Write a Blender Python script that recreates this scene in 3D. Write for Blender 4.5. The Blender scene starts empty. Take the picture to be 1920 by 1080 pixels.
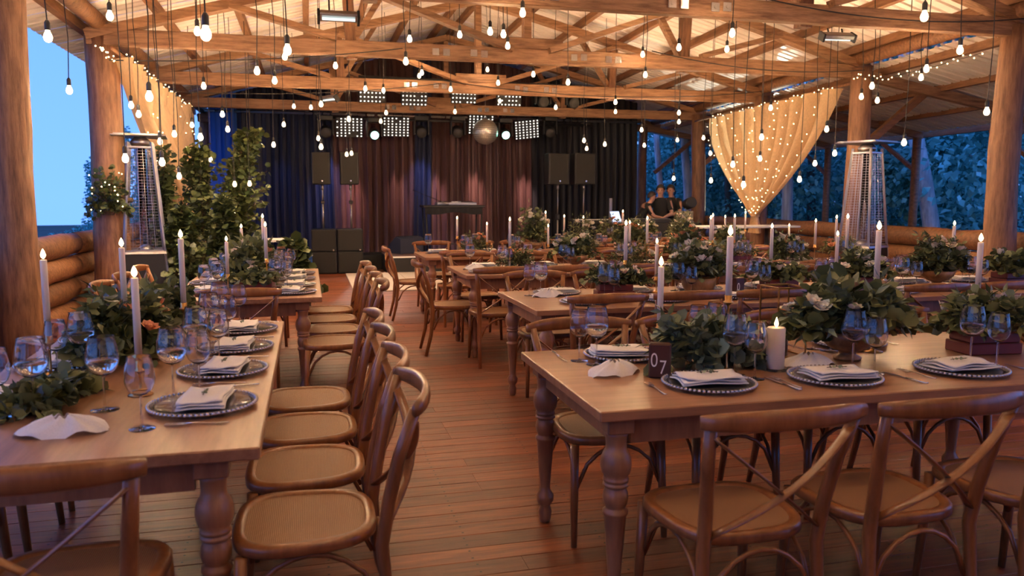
import bpy, math, random
import numpy as np
from mathutils import Vector, Matrix, Euler
PI = math.pi
random.seed(7)
C = bpy.context.scene.collection
sc = bpy.context.scene

# ------------------------------------------------------------------ camera, sky, exposure
CAM_H = 1.45
FPX = 1480.0
PITCH = math.atan(168 / FPX)
YAW = math.atan(382 * math.cos(PITCH) / FPX)
cam = bpy.data.cameras.new('camera')
cam.sensor_width = 36
cam.lens = FPX / 1920 * 36
cam.clip_start = 0.05
cam.clip_end = 300
cam.dof.use_dof = True
cam.dof.focus_distance = 5.2
cam.dof.aperture_fstop = 3.4
camo = bpy.data.objects.new('camera', cam)
C.objects.link(camo)
camo.location = (0, 0, CAM_H)
camo.rotation_euler = (PI / 2 - PITCH, 0, -YAW)
sc.camera = camo
sc.view_settings.view_transform = 'Standard'
sc.view_settings.look = 'None'
sc.view_settings.gamma = 1
sc.view_settings.use_curve_mapping = False
sc.view_settings.exposure = 0.52
sc.cycles.max_bounces = 14
sc.cycles.transparent_max_bounces = 12
sc.cycles.transmission_bounces = 14
sc.cycles.diffuse_bounces = 4
sc.cycles.glossy_bounces = 5
sc.cycles.caustics_reflective = False
sc.cycles.caustics_refractive = False
sc.cycles.sample_clamp_indirect = 6

w = bpy.data.worlds.new('dusk')
sc.world = w
w.use_nodes = True
nt = w.node_tree
bg = nt.nodes['Background']
tc = nt.nodes.new('ShaderNodeTexCoord')
sx = nt.nodes.new('ShaderNodeSeparateXYZ')
cr = nt.nodes.new('ShaderNodeValToRGB')
nt.links.new(tc.outputs['Generated'], sx.inputs[0])
nt.links.new(sx.outputs['Z'], cr.inputs[0])
cr.color_ramp.elements[0].color = (0.13, 0.30, 0.86, 1)
cr.color_ramp.elements[1].color = (0.05, 0.17, 0.66, 1)
cr.color_ramp.elements[1].position = 0.75
nt.links.new(cr.outputs[0], bg.inputs[0])
bg.inputs[1].default_value = 1.5

BULB_W = 170.0

# ------------------------------------------------------------------ projection helpers (photo pixel -> point at a real distance)
def _cam_axes():
    m = Euler((PI / 2 - PITCH, 0, -YAW)).to_matrix()
    return m @ Vector((1, 0, 0)), m @ Vector((0, 1, 0)), m @ Vector((0, 0, -1))
_R, _U, _F = _cam_axes()
def ray(px, py):
    return _F + _R * ((px - 960) / FPX) - _U * ((py - 540) / FPX)
def PZ(px, py, z):
    d = ray(px, py)
    return Vector((0, 0, CAM_H)) + d * ((z - CAM_H) / d.z)
def PY(px, py, Y):
    d = ray(px, py)
    return Vector((0, 0, CAM_H)) + d * (Y / d.y)
def PX(px, py, X):
    d = ray(px, py)
    return Vector((0, 0, CAM_H)) + d * (X / d.x)

# ------------------------------------------------------------------ materials
def mat(name, col, rough=0.5, metal=0.0, **kw):
    m = bpy.data.materials.new(name)
    m.use_nodes = True
    b = m.node_tree.nodes['Principled BSDF']
    b.inputs['Base Color'].default_value = (*col, 1)
    b.inputs['Roughness'].default_value = rough
    b.inputs['Metallic'].default_value = metal
    for k, v in kw.items():
        b.inputs[k.replace('_', ' ')].default_value = v
    return m
def N(m, t, **kw):
    n = m.node_tree.nodes.new(t)
    for k, v in kw.items():
        setattr(n, k, v)
    return n
def L(m, a, b):
    m.node_tree.links.new(a, b)
def ramp(m, cols):
    r = N(m, 'ShaderNodeValToRGB')
    el = r.color_ramp.elements
    while len(el) < len(cols):
        el.new(0.5)
    for i, (p, c) in enumerate(cols):
        el[i].position = p
        el[i].color = (*c, 1)
    return r
def wood(name, dark, light, rough=0.4, scale=(1, 12, 12), vary=0.25, bump=0.15, island=False, coords='Object', nscale=3.0):
    """streaky grain along local X, tone varied from piece to piece"""
    m = mat(name, light, rough)
    b = m.node_tree.nodes['Principled BSDF']
    tcn = N(m, 'ShaderNodeTexCoord')
    oi = N(m, 'ShaderNodeObjectInfo')
    mp = N(m, 'ShaderNodeMapping')
    mp.inputs['Scale'].default_value = scale
    L(m, tcn.outputs[coords], mp.inputs[0])
    add = N(m, 'ShaderNodeVectorMath', operation='ADD')
    L(m, mp.outputs[0], add.inputs[0])
    if island:
        ge = N(m, 'ShaderNodeNewGeometry')
        s = N(m, 'ShaderNodeMath', operation='ADD')
        L(m, ge.outputs['Random Per Island'], s.inputs[0])
        L(m, oi.outputs['Random'], s.inputs[1])
        fr = N(m, 'ShaderNodeMath', operation='FRACT')
        L(m, s.outputs[0], fr.inputs[0])
        rnd = fr.outputs[0]
    else:
        rnd = oi.outputs['Random']
    ml = N(m, 'ShaderNodeMath', operation='MULTIPLY')
    ml.inputs[1].default_value = 37.0
    L(m, rnd, ml.inputs[0])
    L(m, ml.outputs[0], add.inputs[1])
    no = N(m, 'ShaderNodeTexNoise')
    no.inputs['Scale'].default_value = nscale
    no.inputs['Detail'].default_value = 6
    no.inputs['Roughness'].default_value = 0.65
    L(m, add.outputs[0], no.inputs['Vector'])
    r = ramp(m, [(0.3, dark), (0.7, light)])
    L(m, no.outputs['Fac'], r.inputs[0])
    hs = N(m, 'ShaderNodeHueSaturation')
    mr = N(m, 'ShaderNodeMapRange')
    mr.inputs[3].default_value = 1 - vary
    mr.inputs[4].default_value = 1 + vary
    L(m, rnd, mr.inputs[0])
    L(m, mr.outputs[0], hs.inputs['Value'])
    L(m, r.outputs[0], hs.inputs['Color'])
    L(m, hs.outputs[0], b.inputs['Base Color'])
    if bump:
        bp = N(m, 'ShaderNodeBump')
        bp.inputs['Strength'].default_value = bump
        bp.inputs['Distance'].default_value = 0.01
        L(m, no.outputs['Fac'], bp.inputs['Height'])
        L(m, bp.outputs[0], b.inputs['Normal'])
    return m
def emit(name, col, s):
    m = mat(name, (0, 0, 0))
    b = m.node_tree.nodes['Principled BSDF']
    b.inputs['Emission Color'].default_value = (*col, 1)
    b.inputs['Emission Strength'].default_value = s
    return m
def leafm(name, c1, c2, trans=0.25, rough=0.5):
    m = mat(name, c1, rough)
    b = m.node_tree.nodes['Principled BSDF']
    ge = N(m, 'ShaderNodeNewGeometry')
    oi = N(m, 'ShaderNodeObjectInfo')
    s = N(m, 'ShaderNodeMath', operation='ADD')
    L(m, ge.outputs['Random Per Island'], s.inputs[0])
    L(m, oi.outputs['Random'], s.inputs[1])
    fr = N(m, 'ShaderNodeMath', operation='FRACT')
    L(m, s.outputs[0], fr.inputs[0])
    r = ramp(m, [(0.0, c1), (0.75, c2), (1.0, tuple(min(1, x * 1.7) for x in c2))])
    L(m, fr.outputs[0], r.inputs[0])
    L(m, r.outputs[0], b.inputs['Base Color'])
    tr = N(m, 'ShaderNodeBsdfTranslucent')
    L(m, r.outputs[0], tr.inputs[0])
    mx = N(m, 'ShaderNodeMixShader')
    mx.inputs[0].default_value = trans
    out = m.node_tree.nodes['Material Output']
    L(m, b.outputs[0], mx.inputs[1])
    L(m, tr.outputs[0], mx.inputs[2])
    L(m, mx.outputs[0], out.inputs[0])
    return m
def fabric(name, col, trans=0.0, rough=0.8, weave=0.0):
    m = mat(name, col, rough)
    b = m.node_tree.nodes['Principled BSDF']
    no = N(m, 'ShaderNodeTexNoise')
    no.inputs['Scale'].default_value = 60
    no.inputs['Detail'].default_value = 3
    r = ramp(m, [(0.3, tuple(c * 0.88 for c in col)), (0.7, tuple(min(1, c * 1.08) for c in col))])
    L(m, no.outputs['Fac'], r.inputs[0])
    L(m, r.outputs[0], b.inputs['Base Color'])
    if trans:
        tr = N(m, 'ShaderNodeBsdfTranslucent')
        L(m, r.outputs[0], tr.inputs[0])
        mx = N(m, 'ShaderNodeMixShader')
        mx.inputs[0].default_value = trans
        L(m, b.outputs[0], mx.inputs[1])
        L(m, tr.outputs[0], mx.inputs[2])
        L(m, mx.outputs[0], m.node_tree.nodes['Material Output'].inputs[0])
    return m

M = {}
M['floor'] = wood('floor boards', (0.085, 0.020, 0.006), (0.24, 0.062, 0.018), 0.44, (1.2, 14, 14), 0.36, 0.12, True)
M['beam'] = wood('rough truss timber', (0.13, 0.058, 0.026), (0.42, 0.225, 0.115), 0.65, (1, 9, 9), 0.18, 0.7)
M['log'] = wood('log timber', (0.10, 0.04, 0.016), (0.32, 0.145, 0.06), 0.6, (1, 8, 8), 0.25, 0.6)
M['post'] = wood('tree trunk post', (0.10, 0.042, 0.02), (0.34, 0.165, 0.08), 0.6, (8, 8, 1), 0.15, 0.6)
M['table'] = wood('table oak', (0.21, 0.095, 0.045), (0.36, 0.175, 0.088), 0.33, (1, 10, 10), 0.05, 0.06, False)
M['tleg'] = wood('turned table wood', (0.20, 0.085, 0.038), (0.34, 0.155, 0.07), 0.35, (8, 8, 1), 0.08, 0.05)
M['chair'] = wood('bentwood', (0.15, 0.052, 0.016), (0.30, 0.115, 0.036), 0.28, (7, 7, 1.5), 0.15, 0.04)
M['purlin'] = wood('purlin timber', (0.14, 0.06, 0.025), (0.3, 0.14, 0.06), 0.7, (9, 1, 9), 0.2, 0.3)
# woven cane: fine over-under relief
m = mat('woven cane', (0.36, 0.2, 0.08), 0.5)
b = m.node_tree.nodes['Principled BSDF']
tcn = N(m, 'ShaderNodeTexCoord')
wv = N(m, 'ShaderNodeTexWave'); wv.inputs['Scale'].default_value = 55; wv.bands_direction = 'X'
wv2 = N(m, 'ShaderNodeTexWave'); wv2.inputs['Scale'].default_value = 55; wv2.bands_direction = 'Y'
L(m, tcn.outputs['Object'], wv.inputs[0]); L(m, tcn.outputs['Object'], wv2.inputs[0])
mu = N(m, 'ShaderNodeMath', operation='MULTIPLY')
L(m, wv.outputs['Fac'], mu.inputs[0]); L(m, wv2.outputs['Fac'], mu.inputs[1])
r = ramp(m, [(0.0, (0.18, 0.078, 0.028)), (0.5, (0.42, 0.21, 0.085))])
L(m, mu.outputs[0], r.inputs[0]); L(m, r.outputs[0], b.inputs['Base Color'])
bp = N(m, 'ShaderNodeBump'); bp.inputs['Strength'].default_value = 0.5; bp.inputs['Distance'].default_value = 0.003
L(m, mu.outputs[0], bp.inputs['Height']); L(m, bp.outputs[0], b.inputs['Normal'])
M['cane'] = m
M['sheet'] = mat('painted roofing sheet', (0.84, 0.74, 0.68), 0.5)
M['cord'] = mat('black cord', (0.015, 0.013, 0.012), 0.6)
M['socket'] = mat('black lamp socket', (0.02, 0.02, 0.02), 0.4)
M['bulb'] = emit('glowing bulb', (1.0, 0.72, 0.42), 6)
M['fairy'] = emit('fairy light', (1.0, 0.70, 0.32), 9)
M['flame'] = emit('candle flame', (1.0, 0.66, 0.30), 12)
M['wax'] = mat('ivory wax', (0.80, 0.66, 0.56), 0.45, Subsurface_Weight=0.3, Subsurface_Radius=(0.02, 0.01, 0.006))
M['brass'] = mat('brass', (0.62, 0.36, 0.14), 0.28, 1.0)
M['steel'] = mat('cutlery steel', (0.80, 0.76, 0.70), 0.22, 1.0)
M['chrome'] = mat('brushed steel', (0.42, 0.40, 0.41), 0.32, 1.0)
M['water'] = mat('water', (1, 1, 1), 0.0, 0.0, Transmission_Weight=1.0, IOR=1.33)
M['glass'] = mat('clear glass', (1, 1, 1), 0.0, 0.0, Transmission_Weight=1.0, IOR=1.45)
M['linen'] = fabric('white linen', (0.80, 0.74, 0.70), 0.1)
M['plate'] = mat('clear charger', (0.93, 0.90, 0.88), 0.04, 0.0, Transmission_Weight=0.95, IOR=1.45)
M['bead'] = mat('silvery beads', (0.75, 0.70, 0.66), 0.15, 0.8)
M['black'] = mat('black casing', (0.008, 0.008, 0.009), 0.5)
M['grille'] = mat('black steel grille', (0.007, 0.006, 0.005), 0.75, 0.0)
M['dark'] = mat('dark cloth', (0.010, 0.011, 0.014), 0.9)
M['white'] = mat('white paint', (0.75, 0.75, 0.75), 0.4)
M['silver'] = mat('grey metal', (0.35, 0.35, 0.36), 0.35, 0.9)
M['led'] = emit('white led', (1.0, 0.95, 0.85), 2.2)
M['lens'] = emit('green tinted lens', (0.35, 1.0, 0.75), 9)
M['lens_off'] = mat('dark lens', (0.05, 0.05, 0.05), 0.08)
M['gold'] = fabric('sheer gold drape', (0.78, 0.53, 0.29), 0.28, 0.6)
M['wine'] = fabric('wine stage cloth', (0.095, 0.046, 0.044), 0.0, 0.55)
M['navy'] = fabric('navy stage cloth', (0.020, 0.026, 0.055), 0.05, 0.7)
M['blackc'] = fabric('black stage cloth', (0.012, 0.013, 0.019), 0.0, 0.7)
M['blue'] = fabric('thin daylight-blue cloth', (0.03, 0.12, 0.42), 0.6, 0.7)  # blue daylight shining through the curtain put into the cloth colour
M['maroon'] = mat('maroon painted box', (0.16, 0.025, 0.018), 0.4)
M['bowl'] = wood('turned wooden bowl', (0.18, 0.08, 0.03), (0.5, 0.26, 0.1), 0.4, (6, 6, 2), 0.15, 0.05)
M['block'] = mat('dark stained block', (0.055, 0.018, 0.012), 0.3)
M['ink'] = mat('white paint lettering', (0.8, 0.75, 0.7), 0.5)
M['euca'] = leafm('eucalyptus leaf', (0.06, 0.085, 0.05), (0.18, 0.215, 0.13), 0.15)
M['green'] = leafm('mixed green leaf', (0.035, 0.05, 0.018), (0.15, 0.165, 0.06), 0.15)
M['fig'] = leafm('bush leaf', (0.014, 0.032, 0.010), (0.085, 0.105, 0.032), 0.15)
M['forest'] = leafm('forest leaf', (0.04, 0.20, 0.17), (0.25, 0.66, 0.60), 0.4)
M['stem'] = mat('brown stem', (0.10, 0.055, 0.03), 0.7)
M['bark'] = wood('pale gum bark', (0.35, 0.38, 0.42), (0.75, 0.78, 0.82), 0.8, (6, 6, 0.6), 0.2, 0.4)
M['darkbark'] = wood('dark bark', (0.04, 0.05, 0.05), (0.12, 0.13, 0.13), 0.8, (6, 6, 0.6), 0.2, 0.4)
M['petal'] = mat('cream petals', (0.78, 0.66, 0.50), 0.6, Subsurface_Weight=0.2)
M['peach'] = mat('peach petals', (0.68, 0.28, 0.13), 0.6)
M['ground'] = mat('forest ground', (0.03, 0.035, 0.02), 0.9)
M['dance'] = mat('stage-lit pale floor panel', (0.62, 0.52, 0.44), 0.4)  # brightness of the stage light on the floor put into this colour
M['skin'] = mat('skin', (0.42, 0.22, 0.15), 0.5)
M['hair'] = mat('dark hair', (0.02, 0.014, 0.01), 0.6)
M['shirt'] = mat('black shirt', (0.008, 0.008, 0.009), 0.9)
M['mirror'] = mat('mirror facet', (0.92, 0.86, 0.74), 0.32, 0.75)
M['screen'] = emit('laptop screen', (0.6, 0.7, 1.0), 1.5)
M['element'] = emit('heater tube', (0.75, 0.9, 0.85), 1.2)

# ------------------------------------------------------------------ mesh helpers
class MB:
    def __init__(s):
        s.v = []; s.f = []; s.mi = []; s.cur = 0
    def add(s, vs, fs):
        o = len(s.v)
        s.v += [tuple(v) for v in vs]
        s.f += [tuple(i + o for i in f) for f in fs]
        s.mi += [s.cur] * len(fs)
        return s
    def box(s, a, b, bev=0.0, mtx=None):
        x0, y0, z0 = a; x1, y1, z1 = b
        if bev <= 0:
            vs = [(x, y, z) for z in (z0, z1) for y in (y0, y1) for x in (x0, x1)]
            fs = [(0, 2, 3, 1), (4, 5, 7, 6), (0, 1, 5, 4), (2, 6, 7, 3), (0, 4, 6, 2), (1, 3, 7, 5)]
        else:
            e = bev; vs = []; 
            for z, i in ((z0, e), (z0 + e, 0), (z1 - e, 0), (z1, e)):
                vs += [(x0 + i, y0 + e, z), (x0 + e, y0 + i, z), (x1 - e, y0 + i, z), (x1 - i, y0 + e, z),
                       (x1 - i, y1 - e, z), (x1 - e, y1 - i, z), (x0 + e, y1 - i, z), (x0 + i, y1 - e, z)]
            fs = [tuple(range(7, -1, -1)), tuple(range(24, 32))]
            for k in range(3):
                for i in range(8):
                    j = (i + 1) % 8
                    fs.append((k * 8 + i, k * 8 + j, k * 8 + 8 + j, k * 8 + 8 + i))
        if mtx is not None:
            vs = [mtx @ Vector(v) for v in vs]
        return s.add(vs, fs)
    def lathe(s, prof, n=16, c=(0, 0, 0), mtx=None, cap=True):
        vs = []; fs = []
        for r, z in prof:
            for i in range(n):
                a = 2 * PI * i / n
                vs.append(Vector((c[0] + r * math.cos(a), c[1] + r * math.sin(a), c[2] + z)))
        k = len(prof)
        for j in range(k - 1):
            for i in range(n):
                i2 = (i + 1) % n
                fs.append((j * n + i, j * n + i2, (j + 1) * n + i2, (j + 1) * n + i))
        if cap:
            fs.append(tuple(range(n - 1, -1, -1)))
            fs.append(tuple((k - 1) * n + i for i in range(n)))
        if mtx is not None:
            vs = [mtx @ v for v in vs]
        return s.add(vs, fs)
    def tube(s, pts, r, n=8, ry=None, up=(0, 0, 1), cap=True):
        """tube along points; r may be a list; ry gives an oval section (second axis)"""
        pts = [Vector(p) for p in pts]
        k = len(pts)
        rs = r if isinstance(r, (list, tuple)) else [r] * k
        rys = (ry if isinstance(ry, (list, tuple)) else [ry] * k) if ry is not None else rs
        vs = []; fs = []
        up = Vector(up); a = None
        for j, p in enumerate(pts):
            t = (pts[min(j + 1, k - 1)] - pts[max(j - 1, 0)]).normalized()
            if a is None:
                a = up.cross(t)
                if a.length < .25:
                    a = Vector((0, 1, 0)).cross(t)
                    if a.length < .25:
                        a = Vector((1, 0, 0)).cross(t)
            else:
                a = a - t * a.dot(t)
            a.normalize(); b2 = t.cross(a).normalized()
            for i in range(n):
                an = 2 * PI * i / n
                vs.append(p + a * (rs[j] * math.cos(an)) + b2 * (rys[j] * math.sin(an)))
        for j in range(k - 1):
            for i in range(n):
                i2 = (i + 1) % n
                fs.append((j * n + i, j * n + i2, (j + 1) * n + i2, (j + 1) * n + i))
        if cap:
            fs.append(tuple(range(n - 1, -1, -1)))
            fs.append(tuple((k - 1) * n + i for i in range(n)))
        return s.add(vs, fs)
    def beam(s, p, q, wd, ht, up=(0, 0, 1)):
        """rectangular bar between two points"""
        p = Vector(p); q = Vector(q); t = (q - p).normalized()
        a = Vector(up).cross(t)
        if a.length < 1e-4:
            a = Vector((0, 1, 0)).cross(t)
        a.normalize(); b2 = t.cross(a).normalized()
        vs = []
        for c0 in (p, q):
            for sa, sb in ((-1, -1), (1, -1), (1, 1), (-1, 1)):
                vs.append(c0 + a * sa * wd / 2 + b2 * sb * ht / 2)
        return s.add(vs, [(3, 2, 1, 0), (4, 5, 6, 7), (0, 1, 5, 4), (1, 2, 6, 5), (2, 3, 7, 6), (3, 0, 4, 7)])
    def sphere(s, c, r, n=8, m=5, sc=(1, 1, 1)):
        vs = [Vector(c) + Vector((0, 0, -r * sc[2]))]
        for j in range(1, m):
            ph = -PI / 2 + PI * j / m
            for i in range(n):
                a = 2 * PI * i / n
                vs.append(Vector(c) + Vector((r * sc[0] * math.cos(ph) * math.cos(a), r * sc[1] * math.cos(ph) * math.sin(a), r * sc[2] * math.sin(ph))))
        vs.append(Vector(c) + Vector((0, 0, r * sc[2])))
        fs = [(0, 1 + (i + 1) % n, 1 + i) for i in range(n)]
        for j in range(m - 2):
            for i in range(n):
                i2 = (i + 1) % n
                fs.append((1 + j * n + i, 1 + j * n + i2, 1 + (j + 1) * n + i2, 1 + (j + 1) * n + i))
        t = len(vs) - 1; o = 1 + (m - 2) * n
        fs += [(o + i, o + (i + 1) % n, t) for i in range(n)]
        return s.add(vs, fs)
    def grid(s, fn, nu, nv):
        vs = [fn(i / nu, j / nv) for j in range(nv + 1) for i in range(nu + 1)]
        fs = [(j * (nu + 1) + i, j * (nu + 1) + i + 1, (j + 1) * (nu + 1) + i + 1, (j + 1) * (nu + 1) + i) for j in range(nv) for i in range(nu)]
        return s.add(vs, fs)
    def mesh(s, name, mats, smooth=False):
        me = bpy.data.meshes.new(name)
        me.from_pydata([tuple(v) for v in s.v], [], s.f)
        for mm in (mats if isinstance(mats, (list, tuple)) else [mats]):
            me.materials.append(mm)
        if any(s.mi):
            me.polygons.foreach_set('material_index', s.mi)
        if smooth:
            me.polygons.foreach_set('use_smooth', [True] * len(me.polygons))
        me.update()
        return me

KIDS = {}
def adopt(o, parent):
    o.parent = parent
    KIDS.setdefault(parent.name, []).append(o)
def link(name, data, parent=None, loc=None, rot=None, scale=None):
    o = bpy.data.objects.new(name, data)
    C.objects.link(o)
    if parent is not None:
        adopt(o, parent)
    if loc is not None:
        o.location = loc
    if rot is not None:
        o.rotation_euler = rot
    if scale is not None:
        o.scale = scale
    return o
def tag(o, label, cat, group=None, kind=None):
    if label: o['label'] = label
    if cat: o['category'] = cat
    if group: o['group'] = group
    if kind: o['kind'] = kind
    return o
def thing(name, label, cat, loc=(0, 0, 0), rz=0, group=None):
    o = link(name, None, None, loc, (0, 0, rz))
    o.empty_display_size = 0.1
    return tag(o, label, cat, group)
def part(name, mb, m, parent, smooth=False, kind=None, label=None):
    o = link(name, mb.mesh(name, m, smooth) if isinstance(mb, MB) else mb, parent)
    if kind: o['kind'] = kind
    if label: o['label'] = label
    return o
def copy_tree(o, parent=None):
    c = o.copy()
    C.objects.link(c)
    if parent is not None:
        adopt(c, parent)
    for ch in KIDS.get(o.name, ()):
        copy_tree(ch, c)
    return c
def place(proto, used, loc, rz, label, group=None, scale=None):
    """first use moves the prototype itself, later uses copy it with its parts"""
    if proto['n'] == 0:
        o = proto['o']
        if group: o['group'] = group
    else:
        o = copy_tree(proto['o'])
        if group: o['group'] = group
    proto['n'] += 1
    o.location = loc
    o.rotation_euler = (0, 0, rz)
    o.scale = scale or (1, 1, 1)
    o['label'] = label
    return o
def lerp(a, b, t):
    return a + (b - a) * t
def bez(p0, p1, p2, n=8):
    p0, p1, p2 = Vector(p0), Vector(p1), Vector(p2)
    return [p0 * (1 - t) ** 2 + p1 * 2 * t * (1 - t) + p2 * t * t for t in [i / n for i in range(n + 1)]]
ORD = ['first', 'second', 'third', 'fourth', 'fifth', 'sixth', 'seventh', 'eighth', 'ninth', 'tenth', 'eleventh', 'twelfth', 'thirteenth', 'fourteenth']
def proj(p):
    d = Vector(p) - Vector((0, 0, CAM_H))
    wv_ = d.dot(_F)
    return 960 + FPX * d.dot(_R) / wv_, 540 - FPX * d.dot(_U) / wv_

# leaves -----------------------------------------------------------------
LEAF_T = {
    'oval': (np.array([(0, 0, 0), (.28, -.5, .10), (.75, -.42, .08), (1, 0, -.05), (.75, .42, .08), (.28, .5, .10), (.5, 0, -.02)], float),
             [(0, 1, 6), (1, 2, 6), (2, 3, 6), (3, 4, 6), (4, 5, 6), (5, 0, 6)]),
    'long': (np.array([(0, 0, 0), (.4, -.16, .05), (1, 0, -.12), (.4, .16, .05), (.5, 0, -.02)], float),
             [(0, 1, 4), (1, 2, 4), (2, 3, 4), (3, 0, 4)]),
    'quad': (np.array([(0, 0, 0), (.5, -.38, .08), (1, 0, -.08), (.5, .38, .08)], float), [(0, 1, 2), (0, 2, 3)]),
}
def leaf_mass(name, pts, dirs, sizes, m, kind='oval', rng=None):
    """joined leaves: one template leaf per point, pointing along dirs"""
    rng = rng or np.random.default_rng(3)
    T, F_ = LEAF_T[kind]
    pts = np.asarray(pts, float); dirs = np.asarray(dirs, float); n = len(pts)
    dirs /= np.linalg.norm(dirs, axis=1)[:, None] + 1e-9
    rnd = rng.normal(size=(n, 3)) * 0.7 + np.array([0, 0, 1.0])
    b = np.cross(rnd, dirs); b /= np.linalg.norm(b, axis=1)[:, None] + 1e-9
    c = np.cross(dirs, b)
    sizes = np.asarray(sizes, float)
    V = pts[:, None, :] + sizes[:, None, None] * (T[None, :, 0:1] * dirs[:, None, :] + T[None, :, 1:2] * b[:, None, :] + T[None, :, 2:3] * c[:, None, :])
    V = V.reshape(-1, 3)
    nt_ = len(T)
    Fc = (np.arange(n)[:, None, None] * nt_ + np.array(F_)[None]).reshape(-1, 3)
    me = bpy.data.meshes.new(name)
    me.vertices.add(len(V)); me.vertices.foreach_set('co', V.ravel())
    me.loops.add(Fc.size); me.loops.foreach_set('vertex_index', Fc.ravel().astype(np.int32))
    me.polygons.add(len(Fc)); me.polygons.foreach_set('loop_start', np.arange(len(Fc), dtype=np.int32) * 3)
    me.update(calc_edges=True); me.validate()
    me.materials.append(m)
    return me

# ================================================================== the setting
def XR(Y): return 7.95 + 0.11 * (Y - 10.1)
XL = -2.3
AX = 2.9
ZB = 3.23                       # underside of the tie beams
SL = 0.272
def z_raft(X, Y=10):
    if X <= AX: return 3.38 + SL * (X + 2.3)
    za = 3.38 + SL * (AX + 2.3)
    return za - (za - 3.42) * (X - AX) / (XR(Y) - AX)
def z_roof(X, Y=10): return z_raft(X, Y) + 0.26

# ---- ground outside
gm = MB()
gm.grid(lambda u, v: Vector((-45 + 105 * u, -20 + 80 * v, -0.35 + 0.12 * math.sin(u * 31) * math.cos(v * 27))), 20, 16)
tag(link('ground', gm.mesh('ground', M['ground'])), 'dark forest ground outside the pavilion', None, kind='structure')

# ---- floor: boards running across the hall
fl = tag(link('floor', None), 'reddish brown hardwood board floor', None, kind='structure')
PW = 0.125
rows = list(range(0, 56))
rng = random.Random(5)
lens_cache = {}
def plank_mesh(ln):
    ln = round(ln, 1)
    if ln not in lens_cache:
        lens_cache[ln] = MB().box((-ln / 2, -PW / 2 + .0012, -0.03), (ln / 2, PW / 2 - .0012, 0), 0.002).mesh('floor_board', M['floor'])
    return lens_cache[ln], ln
for k in rows:
    y = 1.35 + PW * (k + .5)
    x = -2.5
    cut = rng.choice([1.1, 2.2, 3.3])
    while x < 8.6:
        ln = min(cut, 9.0 - x); cut = rng.choice([3.3, 4.4, 3.3, 2.2])
        if ln < 0.6: break
        me, l2 = plank_mesh(ln)
        link('floor_board', me, fl, (x + ln / 2, y, rng.uniform(-.0012, 0)))
        x += ln
far = MB()
for k in list(range(-30, 0)) + list(range(56, 160)):
    y = 1.35 + PW * (k + .5); x = -2.5 - rng.random() * 2
    while x < 9.3:
        far.box((x + .001, y - PW / 2 + .0015, -.03), (x + 4.4 - .001, y + PW / 2 - .0015, rng.uniform(-.002, 0)))
        x += 4.4
part('floor_boards_beyond', far, M['floor'], fl, kind='stuff')
nb = MB()
for k in range(56):
    y = 1.35 + PW * (k + .5)
    for j in range(19):
        x = -2.25 + j * 0.572 + rng.uniform(-.006, .006)
        for dy in (-.035, .03):
            q = .0045
            nb.add([(x - q, y + dy - q, .0006), (x + q, y + dy - q, .0006), (x + q, y + dy + q, .0006), (x - q, y + dy + q, .0006)], [(0, 1, 2, 3)])
part('nail', nb, M['black'], fl, kind='stuff')
sub = MB().box((-2.6, -2.6, -.3), (9.2, 21.2, -.034))
part('joists', sub, M['darkbark'], fl)

# ---- dance floor panels before the stage, pale with painted-in stage light
df = tag(link('dance_floor', None), 'laid dance floor panels in front of the stage, stage light painted in', None, kind='structure')
pm = MB().box((-.499, -.499, 0), (.499, .499, .022), .004).mesh('dance_floor_panel', M['dance'])
for i in range(6):
    for j in range(3):
        link('dance_floor_panel', pm, df, (1.15 + i, 12.9 + j, .001))

# ---- roof: ribbed sheets on purlins
ceil = tag(link('ceiling', None), 'ribbed cream metal roof sheets over timber purlins', None, kind='structure')
def sheet_mesh(x0, z0, x1, z1):
    prof = []
    for i in range(4):
        o = i * .19
        prof += [(o, 0), (o + .13, 0), (o + .145, .03), (o + .175, .03)]
    prof += [(.752, 0), (.753, .045), (.76, .045)]
    mb = MB()
    vs = [(x0, y, z0 + h) for y, h in prof] + [(x1, y, z1 + h) for y, h in prof]
    n = len(prof)
    mb.add(vs, [(i, i + 1, n + i + 1, n + i) for i in range(n - 1)])
    return mb.mesh('roofing_sheet', M['sheet'])
zl0 = z_roof(-3.1); za = z_roof(AX)
smL = sheet_mesh(-3.1, zl0, AX, za)
for i in range(31):
    Y = -2.84 + i * .76
    link('roofing_sheet', smL, ceil, (0, Y, 0))
    xr = XR(Y) + .5
    smR = sheet_mesh(AX, za, xr, z_roof(xr, Y))
    link('roofing_sheet', smR, ceil, (0, Y, 0))
for i in range(7):
    X = -2.6 + i * .88
    link('purlin', MB().beam((X, .3, z_roof(X) - .06), (X, 20.6, z_roof(X) - .06), .09, .11).mesh('purlin', M['purlin']), ceil)
    f0 = (i + .15) / 6.6
    p0 = Vector((lerp(AX, XR(.3) + .3, f0), .3, 0)); p1 = Vector((lerp(AX, XR(20.6) + .3, f0), 20.6, 0))
    p0.z = z_roof(p0.x, .3) - .06; p1.z = z_roof(p1.x, 20.6) - .06
    link('purlin', MB().beam(p0, p1, .09, .11).mesh('purlin', M['purlin']), ceil)
rc = MB().beam((AX, .2, za + .02), (AX, 20.7, za + .02), .3, .06)
part('ridge_cap', rc, M['sheet'], ceil)

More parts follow.
